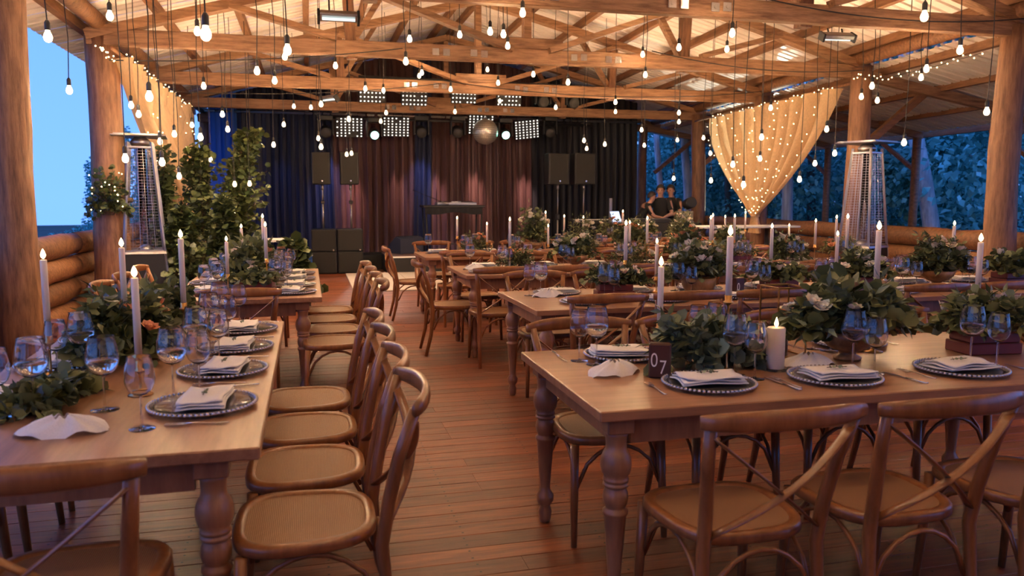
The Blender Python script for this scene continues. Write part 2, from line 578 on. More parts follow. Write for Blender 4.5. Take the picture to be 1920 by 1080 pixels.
# ---- trusses
def plate_mesh():
    mb = MB().box((-.045, -.012, -.045), (.045, 0, .045), .003)
    mb.lathe([(.017, 0), (.017, .016)], 6, mtx=Matrix.Rotation(PI / 2, 4, 'X'))
    return mb.mesh('bolt_plate', M['bead'])
PLATE = plate_mesh()
def truss(Y, label, full=True):
    dy = 0.0
    t = thing('roof_truss', label, 'truss', (0, Y, 0), group='roof trusses')
    xl, xr = XL - .15, XR(Y) + .2
    zr = lambda X: z_raft(X, Y)
    j = lambda: random.uniform(-.012, .012)
    H_ = .19
    mb = MB().box((xl, -.06, ZB), (xr, .06, ZB + H_), .008); part('tie_beam', mb, M['beam'], t)
    for a, b_ in ((xl, AX), (xr, AX)):
        mb = MB().beam((a, 0, zr(a) if a < AX else zr(xr) ), (b_, 0, zr(AX)), .11, .17, up=(0, 1, 0))
        part('rafter', mb, M['beam'], t)
    zc = ZB + H_
    fw = (xr - AX) / (AX - xl)
    for s in (-1, 1):
        k = 1 if s < 0 else fw
        X = lambda d: AX + s * d * k
        # long brace from the middle of the tie beam up to the rafter
        xa, xb = X(.25), X(2.35)
        part('diagonal_brace', MB().beam((xa, -.1, zc - .03), (xb, -.1, zr(xb) - .05), .07, .15, up=(0, 1, 0)), M['beam'], t)
        # hanger post and the short outer brace
        xq = X(2.36)
        part('hanger_post', MB().beam((xq + s * -.05, .1, ZB - .02), (xq, .1, zr(xq)), .13, .13, up=(0, 1, 0)), M['post'], t)
        xo = X(3.75)
        part('outer_brace', MB().beam((X(2.5), -.1, zc), (xo, -.1, zr(xo) - .03), .07, .13, up=(0, 1, 0)), M['beam'], t)
        xo = X(2.15); xi = X(1.75)
        part('outer_brace', MB().beam((X(2.3), .13, zc), (xi, .13, zr(xi) - .03), .07, .12, up=(0, 1, 0)), M['beam'], t)
        for dx in (.62, .76, 1.12, 1.26):
            link('bolt_plate', PLATE, t, (X(dx), -.061, ZB + .1 + random.uniform(-.01, .01)))
    part('king_post', MB().beam((AX, .12, zc - .05), (AX, .12, zr(AX)), .1, .14, up=(0, 1, 0)), M['beam'], t)
    part('splice_block', MB().box((AX - .42, -.05, zc), (AX + .46, .05, zc + .14), .006), M['beam'], t)
    return t
truss(7.35, 'roof truss nearest the camera, crossing the very top of the picture')
truss(10.4, 'long timber roof truss just beyond the wall heater, second from the camera')
truss(13.55, 'timber roof truss in the middle of the hall, third from the camera')
truss(16.85, 'lowest looking timber truss, right in front of the stage curtains')
truss(20.0, 'timber truss hidden mostly behind the top of the stage curtains')

# ---- tree trunk posts
def trunk(p, r0, r1, z1, seed, flare=.25):
    rg = random.Random(seed); pts = []; rs = []
    n = 10; wx, wy = rg.uniform(-.04, .04), rg.uniform(-.04, .04)
    for i in range(n + 1):
        t = i / n
        pts.append((wx * math.sin(t * 4) , wy * math.sin(t * 5 + 1), z1 * t))
        rs.append(lerp(r0, r1, t) * (1 + flare * max(0, 1 - t * 5) + rg.uniform(-.04, .04)))
    return MB().tube(pts, rs, 12)
def post(x, y, label, r=.17):
    o = link('tree_trunk_post', trunk((x, y), r * 1.05, r * .9, ZB + .02 + .1, int(x * 7 + y * 13)).mesh('tree_trunk_post', M['post'], True), None, (x, y, 0))
    return tag(o, label, 'post', 'tree trunk posts')
post(XL - .02, 7.35, 'tree trunk post on the left side, nearest the camera', .16)
post(XL - .02, 10.5, 'thick trunk post on the left, beside the left pyramid heater', .2)
post(XL, 13.7, 'trunk post behind the left gold drape', .14)
post(XL, 16.95, 'trunk post at the far end of the left gold drape', .17)
post(XL, 20.1, 'slim trunk post left of the stage curtains', .15)
post(XR(7.35), 7.35, 'tree trunk post on the right side, nearest the camera', .17)
post(XR(10.3), 10.3, 'thick trunk post directly behind the right pyramid heater', .17)
post(XR(13.45), 13.5, 'trunk post whose top shows above the right gold drape', .15)
post(XR(16.6) + .05, 16.75, 'trunk post between the open window bay and the right gold drape', .17)
post(XR(19.8) - .25, 20.0, 'trunk post just right of the stage curtains', .13)

# ---- eave beams
for nm, a, b_, lb in (('eave_beam', (XL - .02, 6.9, ZB + .27), (XL - .02, 20.4, ZB + .27), 'round eave log along the left posts'),
                      ('eave_beam', (XR(6.9), 6.9, ZB + .27), (XR(20.4), 20.4, ZB + .27), 'round eave log along the right posts')):
    tag(link(nm, MB().tube([Vector(a).lerp(Vector(b_), i / 8) for i in range(9)], .1, 10).mesh(nm, M['log'], True)), lb, 'beam')
for nm, a, b_, lb in (('drape_rail', (XL + .22, 9.9, 3.12), (XL + .22, 16.4, 3.08), 'thin pole carrying the left gold drape'),
                      ('drape_rail', (XR(10.4) - .02, 10.4, 3.17), (XR(16.4) - .2, 16.4, 3.17), 'thin pole carrying the right gold drape')):
    tag(link(nm, MB().tube([a, b_], .022, 8).mesh(nm, M['log'], True)), lb, 'pole')

# ---- low log walls
def log_wall(name, f, Y0, Y1, seed):
    r0 = tag(link(name, None), 'low wall of stacked round logs', None, kind='structure')
    rg = random.Random(seed)
    ys = [Y0]
    while ys[-1] < Y1: ys.append(ys[-1] + 3.2)
    for i in range(len(ys) - 1):
        for k in range(4):
            r = .132
            z = r + k * .262
            a = Vector((f(ys[i]) + rg.uniform(-.03, .03), ys[i] + .02, z)); b_ = Vector((f(ys[i + 1]) + rg.uniform(-.03, .03), ys[i + 1] - .02, z))
            n = 7
            mb = MB().tube([a.lerp(b_, q / n) + Vector((rg.uniform(-.012, .012), 0, rg.uniform(-.008, .008))) for q in range(n + 1)], [r * rg.uniform(.93, 1.05) for q in range(n + 1)], 12)
            part('log', mb, M['log'], r0, True)
log_wall('wall_right', lambda Y: XR(Y) + .45, 4.0, 20, 3)
log_wall('wall_left', lambda Y: XL - .46, 4.0, 20, 4)

# ---- lean-to roof outside on the right
lt = thing('lean_to_roof', 'lower lean-to roof outside the right posts', 'roof', (0, 0, 0))
LX = 3.6
for i in range(22):
    Y = 5 + i * .76
    link('roofing_sheet', sheet_mesh(XR(Y) + .25, 3.42, XR(Y) + LX, 2.75), lt, (0, Y, 0))
for f0, z in ((.05, 3.34), (.35, 3.14), (.65, 2.94), (.97, 2.72)):
    part('purlin', MB().beam((XR(5) + .25 + f0 * LX, 5, z), (XR(21) + .25 + f0 * LX, 21, z), .09, .11), M['purlin'], lt)
for Y in (7.35, 10.4, 13.5, 16.8, 20):
    part('outrigger', MB().beam((XR(Y), Y, 3.30), (XR(Y) + LX, Y, 2.70), .1, .14), M['beam'], lt)
    part('outer_post', MB().tube([(XR(Y) + LX - .1, Y, -.3), (XR(Y) + LX - .1, Y, 2.66)], .08, 8), M['log'], lt, True)
    part('knee_brace', MB().beam((XR(Y) + .1, Y + .05, 2.15), (XR(Y) + 1.25, Y + .05, 3.05), .1, .1), M['log'], lt)
    part('knee_brace', MB().beam((XR(Y) + LX - .1, Y, 2.0), (XR(Y) + LX - .1, Y + 1.0, 2.62), .07, .07), M['log'], lt)

# ---- unseen end wall added behind the viewer to cut the blue sky light
bw = tag(link('added_wall_back', None), 'unseen timber end wall added behind the viewer to cut blue sky light', None, kind='structure')
for a, b_ in ((-2.5, -1.0), (-.6, 1.2), (1.6, 3.4), (3.8, 6.6)):
    part('wall_board', MB().box((a, -2.75, 0), (b_, -2.65, 3.4)), M['beam'], bw)
part('wall_board', MB().box((-2.5, -2.76, 2.5), (6.6, -2.64, 3.4)), M['beam'], bw)
part('wall_board', MB().box((-2.5, -2.77, 0), (6.6, -2.63, .9)), M['log'], bw)
part('gable_board', MB().add([(-2.5, -2.7, 3.4), (6.6, -2.7, 3.4), (6.6, -2.7, z_roof(6.5, 0) - .1), (AX, -2.7, za - .1)], [(0, 1, 2, 3)]), M['beam'], bw)

# ================================================================== dining tables
TZ = 0.765
LEG_PROF = [(.019, 0), (.024, .012), (.028, .05), (.020, .075), (.034, .10), (.036, .125), (.022, .15), (.021, .17), (.030, .30), (.034, .375),
            (.040, .385), (.040, .395), (.031, .402), (.031, .408), (.036, .418), (.040, .44), (.038, .46), (.032, .474), (.032, .478), (.040, .482), (.040, .490), (.036, .493), (.036, .497), (.040, .500),
            (.040, .508), (.036, .513), (.045, .53), (.049, .555), (.047, .58), (.040, .600), (.033, .610), (.032, .63), (.034, .655), (.040, .672)]
_lm = MB().lathe(LEG_PROF, 20)
_lm.v = [(x * 1.1, y * 1.1, z) for x, y, z in _lm.v]
leg_mesh = _lm.mesh('leg', M['tleg'], True)
_lb = MB().box((-.047, -.047, .67), (.047, .047, TZ - .036), .004)
def make_table(lx, ly, iy=.09):
    t = thing('dining_table', 'table', 'table')
    part('tabletop', MB().box((-lx / 2, -ly / 2, TZ - .036), (lx / 2, ly / 2, TZ), .004), M['table'], t)
    ax, ay = lx / 2 - .09, ly / 2 - iy
    lmb = MB(); lmb.v = list(_lm.v); lmb.f = list(_lm.f); lmb.mi = list(_lm.mi)
    lmb.add(_lb.v, _lb.f)
    me = lmb.mesh('leg', M['tleg'], False)
    sm = [len(f) == 4 and i < len(_lm.f) for i, f in enumerate(lmb.f)]
    me.polygons.foreach_set('use_smooth', sm)
    for sx_ in (-1, 1):
        for sy in (-1, 1):
            link('leg', me, t, (sx_ * ax, sy * ay, 0))
    for s in (-1, 1):
        part('apron', MB().box((-ax + .048, s * ay - .012, TZ - .136), (ax - .048, s * ay + .012, TZ - .037)), M['tleg'], t)
        part('apron', MB().box((s * ax - .012, -ay + .048, TZ - .136), (s * ax + .012, ay - .048, TZ - .037)), M['tleg'], t)
    return t
PT_X = {'o': make_table(2.35, 1.04), 'n': 0}
PT_Y = {'o': make_table(2.34, 1.05, .135), 'n': 0}
# right side rows: (name, x0, yc, ly, front, label)
RT = []
def rtable(nm, x0, yc, label, rz=0):
    o = place(PT_X, 0, (x0 + 1.175, yc, 0), rz, label, 'long dining tables')
    RT.append((nm, x0, yc))
    return o
rtable('near right table', .9, 2.84, 'wooden dining table nearest on the right, with the 07 block on it', -.012)
rtable('second right table', 1.34, 5.13, 'wooden dining table right of the aisle, second row, left one of its row')
rtable('second row right-hand table', 3.74, 5.13, 'wooden dining table in the second row, nearer the right log wall')
rtable('third right table', 1.35, 7.42, 'wooden dining table right of the aisle, third row')
rtable('third row right-hand table', 3.75, 7.42, 'wooden dining table in the third row, nearer the right log wall')
rtable('fourth right table', 1.30, 9.64, 'wooden dining table right of the aisle, fourth row, farthest beside the aisle')
rtable('fourth row right-hand table', 4.00, 9.64, 'wooden dining table in the fourth row, in front of the right pyramid heater')
rtable('farthest right table', 4.1, 11.8, 'farthest dining table, in front of the mixing desk')
place(PT_Y, 0, (-.675, 3.40, 0), PI / 2, 'wooden dining table nearest on the left, set with glasses and greenery', 'long dining tables')
t_ = place(PT_Y, 0, (-.45, 6.80, 0), PI / 2, 'second wooden dining table on the left, behind the near left table', 'long dining tables')
LT = [('near left table', -.675, 3.40), ('second left table', -.45, 6.80)]

# ================================================================== crossback chairs (front is local +Y)
def make_chair():
    t = thing('crossback_chair', 'chair', 'chair')
    def seat_outline(k, z, n=40):
        out = []
        for i in range(n):
            a = 2 * PI * i / n
            ca, sa = math.cos(a), math.sin(a)
            e = .62
            x = math.copysign(abs(ca) ** e, ca); y = math.copysign(abs(sa) ** e, sa)
            wd = .225 + .018 * y
            out.append((x * wd * k, y * .215 * k + .005, z))
        return out
    mb = MB(); n = 40
    rings = [seat_outline(.95, .425), seat_outline(1.0, .433), seat_outline(1.0, .455), seat_outline(.975, .463), seat_outline(.86, .463), seat_outline(.84, .457)]
    for r_ in rings: mb.v += r_
    for j in range(len(rings) - 1):
        for i in range(n):
            mb.f.append((j * n + i, j * n + (i + 1) % n, (j + 1) * n + (i + 1) % n, (j + 1) * n + i)); mb.mi.append(0)
    mb.f.append(tuple(range(n - 1, -1, -1))); mb.mi.append(0)
    part('seat', mb, M['chair'], t, True)
    mb = MB(); rings = [seat_outline(.845, .4572), seat_outline(.6, .4545), seat_outline(.3, .4525)]
    for r_ in rings: mb.v += r_
    for j in range(2):
        for i in range(n):
            mb.f.append((j * n + i, j * n + (i + 1) % n, (j + 1) * n + (i + 1) % n, (j + 1) * n + i)); mb.mi.append(0)
    mb.f.append(tuple(2 * n + i for i in range(n))); mb.mi.append(0)
    part('woven_seat_panel', mb, M['cane'], t, True)
    for s in (-1, 1):
        part('leg', MB().tube([(s * .195, .185, .43), (s * .198, .195, .25), (s * .205, .215, .0)], [.019, .018, .013], 10), M['chair'], t, True)
        # rear leg and back upright bent from one rod
        pts = [(s * .20, -.285, 0), (s * .195, -.235, .2), (s * .19, -.215, .42), (s * .195, -.235, .55), (s * .212, -.268, .70), (s * .232, -.314, .84)]
        part('back_leg', MB().tube(pts, [.014, .018, .021, .021, .02, .017], 10), M['chair'], t, True)
    # top rail: wide, curved, rolled
    pts = []; rz_ = []; ry_ = []
    for i in range(13):
        u = i / 12 * 2 - 1
        pts.append((u * .262, -.372 + .062 * abs(u) ** 2.2, .845 + .008 * (1 - u * u)))
        q = 1 - .35 * abs(u) ** 4
        rz_.append(.031 * q); ry_.append(.0145 * (1 if abs(u) < .95 else .8))
    mb = MB().tube(pts, ry_, 12, ry=rz_, up=(0, 0, 1))
    part('top_rail', mb, M['chair'], t, True)
    for s, off in ((-1, .008), (1, -.008)):
        p = []
        for i in range(11):
            u = i / 10
            x = s * lerp(.222, -.178, u)
            z = lerp(.80, .475, u)
            y = lerp(-.308, -.222, u) - .055 * math.sin(PI * u) + off * math.sin(PI * u)
            p.append((x, y, z))
        part('cross_brace', MB().tube(p, .005, 8, ry=.018, up=(0, 1, 0)), M['chair'], t, True)
    # bentwood arches under the seat
    for a, b_ in (((-.195, .19), (.195, .19)), ((-.19, -.22), (.19, -.22)), ((-.195, .19), (-.192, -.21)), ((.195, .19), (.192, -.21))):
        p = []
        for i in range(9):
            u = i / 8
            p.append((lerp(a[0], b_[0], u) * (.965), lerp(a[1], b_[1], u), .24 + .175 * math.sin(PI * u) ** .55))
        part('arch_brace', MB().tube(p, .0085, 6), M['chair'], t, True)
    return t
PC = {'o': make_chair(), 'n': 0}
CG = 'crossback chairs round the tables'
def chair(x, y, face, label):
    """face: 'N','S','E','W' = direction the sitter looks (+Y,-Y,+X,-X)"""
    rz = {'N': 0, 'S': PI, 'E': -PI / 2, 'W': PI / 2}[face] + random.uniform(-.025, .025)
    return place(PC, 0, (x, y, 0), rz, label, CG)
NEAR = ['nearest', 'second nearest', 'third nearest', 'fourth nearest']
for i, y in enumerate((2.47, 2.985, 3.49, 4.01)):
    chair(-.03, y, 'W', f'crossback chair on the aisle side of the near left table, {NEAR[i]} to the camera')
for i, y in enumerate((5.62, 6.15, 6.68, 7.25)):
    chair(.155, y, 'W', f'crossback chair on the aisle side of the second left table, {NEAR[i]} to the camera')
for i, y in enumerate((3.0, 3.6, 4.15)):
    chair(-1.33, y, 'E', f'crossback chair on the outer side of the near left table, {NEAR[i]} to the camera')
for i, y in enumerate((5.95, 6.6, 7.3)):
    chair(-1.08, y, 'E', f'crossback chair on the outer side of the second left table, {NEAR[i]} to the camera')
chair(-.63, 2.20, 'N', 'crossback chair at the near end of the near left table, cut by the picture edge')
chair(-.45, 5.64, 'N', 'crossback chair at the near end of the second left table, behind the glasses')
chair(-.45, 8.2, 'S', 'crossback chair at the far end of the second left table')
RL = ['leftmost', 'second from the left', 'third from the left', 'fourth from the left', 'fifth from the left', 'sixth from the left', 'seventh from the left', 'eighth from the left']
def row(xs, y, face, where):
    for i, x in enumerate(xs):
        chair(x, y + random.uniform(-.015, .015), face, f'crossback chair {where}, {RL[i]}')
row([1.27, 1.83, 2.42], 2.20, 'N', 'on the near side of the 07 table')
row([1.24, 1.79, 2.36, 2.95], 3.21, 'S', 'on the far side of the 07 table')
row([1.75, 2.31, 2.88, 3.44, 4.15, 4.75, 5.35], 4.78, 'N', 'on the near side of the second right row')
row([1.72, 2.28, 2.85, 3.4, 4.1, 4.7, 5.3], 5.67, 'S', 'on the far side of the second right row')
row([1.59, 2.2, 2.8, 3.4, 4.1, 4.7, 5.3], 6.79, 'N', 'on the near side of the third right row')
row([1.68, 2.28, 2.85, 3.4, 4.1, 4.7, 5.3], 8.00, 'S', 'on the far side of the third right row')
row([1.66, 2.26, 2.85, 3.4, 4.1, 4.7, 5.3], 9.02, 'N', 'on the near side of the fourth right row')
row([1.6, 2.2, 2.8, 3.4, 4.1, 4.7, 5.3], 10.28, 'S', 'on the far side of the fourth right row')
row([4.4, 5.0, 5.6, 6.2], 11.12, 'N', 'on the near side of the farthest right table')
chair(1.30, 7.35, 'E', 'crossback chair at the aisle end of the third right table')
chair(1.22, 9.55, 'E', 'crossback chair at the aisle end of the fourth right table')

# ================================================================== place settings
def make_charger():
    t = thing('charger_plate', 'x', 'plate')
    part('plate', MB().lathe([(.06, 0), (.10, .002), (.145, .007), (.165, .013), (.165, .017), (.145, .012), (.10, .007), (.01, .006)], 40, cap=True), M['plate'], t, True)
    mb = MB()
    for i in range(64):
        a = 2 * PI * i / 64
        mb.sphere((.168 * math.cos(a), .168 * math.sin(a), .0155), .0062, 6, 4)
    part('beaded_rim', mb, M['bead'], t, True, kind='stuff')
    return t
def make_napkin(seed=0, style=0):
    rg = random.Random(seed); t = thing('napkin', 'x', 'napkin')
    def sheet(w_, h_, z, wob):
        ph = rg.random() * 6
        def f(u, v):
            x = (u - .5) * w_; y = (v - .5) * h_
            return Vector((x + .006 * math.sin(v * 5 + ph), y + .006 * math.sin(u * 4 + ph), z + wob * math.sin(u * 7 + ph) * math.cos(v * 5) + wob * .5 * math.sin(v * 11 + u * 3)))
        mb = MB(); mb.grid(f, 12, 8); n = len(mb.v)
        mb.v += [(x, y, zz - .0045) for x, y, zz in mb.v]
        mb.f += [tuple(n + i for i in reversed(q)) for q in list(mb.f)]
        W_ = 13
        b_ = [j for j in range(W_)] + [W_ * k + 12 for k in range(1, 9)] + [W_ * 8 + j for j in range(11, -1, -1)] + [W_ * k for k in range(7, 0, -1)]
        for i in range(len(b_)):
            p, q = b_[i], b_[(i + 1) % len(b_)]
            mb.f.append((q, p, n + p, n + q))
        mb.mi = [0] * len(mb.f)
        return mb
    if style == 0:
        part('folded_cloth', sheet(.25, .15, .009, .002), M['linen'], t, True)
        part('folded_cloth', sheet(.24, .145, .018, .003), M['linen'], t, True)
        part('folded_cloth', sheet(.225, .14, .027, .004), M['linen'], t, True)
        q = MB(); q.cur = 0
        q.tube([(-.05, .0, .036), (.0, .004, .037), (.03, -.002, .036)], .0016, 5)
        part('herb_sprig', q, M['stem'], t, True)
        me = leaf_mass('leaves', [(-.04 + .012 * i, 0, .036) for i in range(6)], [(1, (-1) ** i * .6, .2) for i in range(6)], [.014] * 6, M['euca'], 'oval')
        part('herb_leaves', me, M['euca'], t, kind='stuff')
    else:
        def g(u, v):
            a = u * 2 * PI; r_ = .02 + .075 * v
            return Vector((r_ * math.cos(a) * 1.35, r_ * math.sin(a) * .75, .004 + .045 * (1 - v) ** .7 + .010 * math.sin(a * 4 + seed) * v + .006 * math.sin(a * 7 + 3 * v)))
        part('crumpled_cloth', MB().grid(g, 40, 8), M['linen'], t, True)
    return t
def make_fork():
    t = thing('fork', 'x', 'cutlery')
    part('handle', MB().tube([(0, -.09, .004), (0, -.04, .004), (0, .01, .007), (0, .035, .006)], [.005, .004, .0028, .004], 8, ry=[.0018] * 4, up=(0, 0, 1)), M['steel'], t, True)
    mb = MB().box((-.0105, .035, .004), (.0105, .055, .006))
    for i in range(4): mb.box((-.0105 + i * .0062, .054, .004), (-.0105 + i * .0062 + .0028, .095, .006))
    part('tines', mb, M['steel'], t)
    return t
def make_knife():
    t = thing('table_knife', 'x', 'cutlery')
    part('handle', MB().tube([(0, -.10, .005), (0, -.03, .005), (0, .0, .004)], [.0065, .0055, .004], 8, ry=[.003] * 3), M['steel'], t, True)
    mb = MB(); n = 8; vs = []
    for i in range(n + 1):
        y = .0 + .115 * i / n; w2 = .009 * (1 - (i / n) ** 6 * .9)
        vs += [(-.004, y, .002), (w2, y, .0022), (w2, y, .0034), (-.004, y, .0042)]
    mb.add(vs, [(4 * i + a, 4 * i + (a + 1) % 4, 4 * i + 4 + (a + 1) % 4, 4 * i + 4 + a) for i in range(n) for a in range(4)] + [(3, 2, 1, 0), (4 * n, 4 * n + 1, 4 * n + 2, 4 * n + 3)])
    part('blade', mb, M['steel'], t)
    return t
def glass_meshes(R, Hb, Hs):
    """tulip bowl of max radius R and height Hb on a stem Hs"""
    out = [(.0035, 0), (R * .45, .006), (R * .78, .020), (R * .96, Hb * .32), (R, Hb * .42), (R * .97, Hb * .6), (R * .86, Hb * .82), (R * .76, Hb)]
    th = .0013
    inn = [(r_ - th, z if i else z + .004) for i, (r_, z) in enumerate(out)]
    inn[0] = (.0, .005)
    out = out + [(out[-1][0] - .0001, Hb + .0004), (out[-1][0] - th * .5, Hb + .0008), (out[-1][0] - th + .0001, Hb + .0004)]
    prof = [(r_, z + Hs) for r_, z in out] + [(r_, z + Hs) for r_, z in reversed(inn)]
    bowl = MB().lathe(prof, 28, cap=False)
    bowl = bowl.mesh('bowl', M['glass'], True)
    stem = MB().lathe([(.006, .004), (.0035, .015), (.003, Hs * .5), (.0034, Hs - .006), (.0035, Hs + .001)], 12).mesh('stem', M['glass'], True)
    foot = MB().lathe([(R * .86, 0), (R * .86, .0015), (R * .4, .003), (.0062, .006)], 28).mesh('foot', M['glass'], True)
    return bowl, stem, foot
def make_glass(R, Hb, Hs):
    t = thing('wine_glass', 'x', 'glass')
    b_, s, f = glass_meshes(R, Hb, Hs)
    link('bowl', b_, t); link('stem', s, t); link('foot', f, t)
    if R > .045:
        wl = Hb * .42; q = .0016
        part('water', MB().lathe([(.001, Hs + .0062), (R * .45 - q, Hs + .0125), (R * .78 - q, Hs + .0255), (R * .96 - q, Hs + Hb * .32 + .002), (R - q, Hs + wl)], 28), M['water'], t, True)
    return t
PG1 = {'o': make_glass(.050, .130, .112), 'n': 0}
PG2 = {'o': make_glass(.043, .120, .10), 'n': 0}
PCH = {'o': make_charger(), 'n': 0}
PN = [{'o': make_napkin(i, 0), 'n': 0} for i in range(3)]
PNC = [{'o': make_napkin(i + 5, 1), 'n': 0} for i in range(2)]
PF = {'o': make_fork(), 'n': 0}
PK = {'o': make_knife(), 'n': 0}
E3 = .0008
def setting(x, y, face, seat, near=True, small=True, cut=True, crump=False):
    """x,y = plate centre; face = direction the sitter looks; seat = phrase naming the place"""
    rz = {'N': 0, 'S': PI, 'E': -PI / 2, 'W': PI / 2}[face]
    def off(dx, dy):
        c, s = math.cos(rz), math.sin(rz)
        return x + c * dx - s * dy, y + s * dx + c * dy
    jr = random.uniform
    place(PCH, 0, (x, y, TZ + E3), rz, f'beaded glass charger at {seat}', 'beaded chargers')
    nap = random.choice(PN)
    px, py = off(jr(-.01, .02), jr(-.01, .01))
    place(nap, 0, (px, py, TZ + .0135), rz + jr(-.22, .1), f'folded napkin at {seat}', 'folded napkins')
    if cut:
        px, py = off(-.215, -.01); place(PF, 0, (px, py, TZ + E3), rz + jr(-.08, .08), f'steel fork at {seat}', 'cutlery')
        px, py = off(.272, -.06); place(PK, 0, (px, py, TZ + E3), rz + jr(-.08, .08), f'steel knife at {seat}', 'cutlery')
    px, py = off(.17 + jr(-.01, .01), .125 + jr(-.01, .01))
    place(PG1, 0, (px, py, TZ + E3), 0, f'large wine glass at {seat}', 'wine glasses')
    if small:
        px, py = off(.218 + jr(-.003, .004), .045 + jr(-.01, .01))
        place(PG2, 0, (px, py, TZ + E3), 0, f'smaller wine glass at {seat}', 'wine glasses')
def seats(xs, y, face, where, **kw):
    for i, x in enumerate(xs):
        setting(x, y, face, f'the {RL[i].replace("leftmost","leftmost")} seat, {where}', **kw)
place(PG1, 0, (-.66, 2.76, TZ + E3), 0, 'large wine glass left of the others at the near corner of the near left table', 'wine glasses')
place(PG2, 0, (-.50, 2.50, TZ + E3), 0, 'wine glass nearest the camera on the near left table', 'wine glasses')
# near right table: hand placed from the photograph
setting(1.41, 2.58, 'N', 'the leftmost near-side seat of the 07 table')
setting(1.92, 2.55, 'N', 'the second near-side seat of the 07 table')
setting(2.50, 2.55, 'N', 'the third near-side seat of the 07 table')
setting(1.31, 3.16, 'S', 'the leftmost far-side seat of the 07 table')
setting(1.86, 3.16, 'S', 'the second far-side seat of the 07 table')
setting(2.44, 3.16, 'S', 'the third far-side seat of the 07 table')
for i, (y, x) in enumerate(((2.72, -.355), (3.26, -.345), (3.76, -.345), (4.27, -.345))):
    setting(x, y, 'W', f'the {NEAR[i]} aisle-side seat of the near left table')
for i, (y, x) in enumerate(((2.95, -1.0), (3.55, -1.0), (4.15, -1.0))):
    setting(x, y, 'E', f'the {NEAR[i]} outer seat of the near left table', cut=False)
for i, (y, x) in enumerate(((5.92, -.13), (6.4, -.13), (6.9, -.13), (7.4, -.13))):
    setting(x, y, 'W', f'the {NEAR[i]} aisle-side seat of the second left table', cut=False)
for i, (y, x) in enumerate(((6.1, -.77), (6.75, -.77), (7.4, -.77))):
    setting(x, y, 'E', f'the {NEAR[i]} outer seat of the second left table', cut=False)
seats([1.75, 2.31, 2.88, 3.44, 4.15, 4.75, 5.35], 4.87, 'N', 'near side, second right row', cut=False)
seats([1.72, 2.28, 2.85, 3.4, 4.1, 4.7, 5.3], 5.40, 'S', 'far side, second right row', cut=False)
seats([1.59, 2.2, 2.8, 3.4, 4.1, 4.7, 5.3], 7.13, 'N', 'near side, third right row', cut=False)
seats([1.68, 2.28, 2.85, 3.4, 4.1, 4.7, 5.3], 7.70, 'S', 'far side, third right row', cut=False, small=False)
seats([1.66, 2.26, 2.85, 3.4, 4.1, 4.7, 5.3], 9.36, 'N', 'near side, fourth right row', cut=False)
seats([1.6, 2.2, 2.8, 3.4, 4.1, 4.7, 5.3], 9.92, 'S', 'far side, fourth right row', cut=False, small=False)
seats([4.4, 5.0, 5.6, 6.2], 11.5, 'N', 'near side, farthest right table', cut=False, small=False)
for i, (x, y, tb) in enumerate(((1.15, 2.86, 'lying beside the dark 07 block'), (1.62, 5.28, 'at the aisle end of the second right table'), (1.98, 2.80, 'beside the pillar candle'), (1.55, 7.5, 'at the aisle end of the third right table'), (-.72, 2.52, 'at the near end of the left table'))):
    place(PNC[i % 2], 0, (x, y, TZ + E3), random.uniform(-.5, .5), f'crumpled white napkin {tb}', 'crumpled napkins')

# ================================================================== candles
def make_candle(Lc, base_h):
    pass
_cache = {}
def candle(px, ytop, Y, base_z, label, length=.25, holder=None):
    """px,ytop: flame tip in the photograph; Y: distance of the table row it stands on"""
    p = PY(px, ytop, Y)
    fl_h = .035
    zt = p.z - fl_h
    zb = zt - length
    t = thing('taper_candle', label, 'candle', (p.x, p.y, 0), 0, 'lit white tapers')
    part('candle_body', MB().lathe([(.0125, zb), (.0125, zt - .003), (.010, zt)], 14), M['wax'], t, True)
    part('wick', MB().tube([(0, 0, zt), (0.001, 0, zt + .008)], .0012, 5), M['black'], t)
    part('flame', MB().lathe([(.002, zt + .004), (.0085, zt + .012), (.0098, zt + .019), (.0065, zt + .030), (.0006, zt + .042)], 8), M['flame'], t, True)
    hb = zb - base_z
    prof = [(.042, 0), (.042, .004), (.012, .009), (.006, .02), (.005, hb * .5), (.005, hb - .03), (.012, hb - .022), (.02, hb - .018), (.02, hb - .014), (.0135, hb - .010), (.0145, hb + .012), (.0126, hb + .012)]
    if hb < .07: prof = [(.035, 0), (.035, .004), (.0145, .008), (.0145, hb + .01), (.0126, hb + .01)]
    h = thing('candle_holder', label.replace('lit white taper candle', 'brass holder under the taper'), 'candle holder', (p.x, p.y, base_z + E3), 0, 'brass candle holders')
    part('stem_and_base', MB().lathe(prof, 16), M['brass'], h, True)
    return p
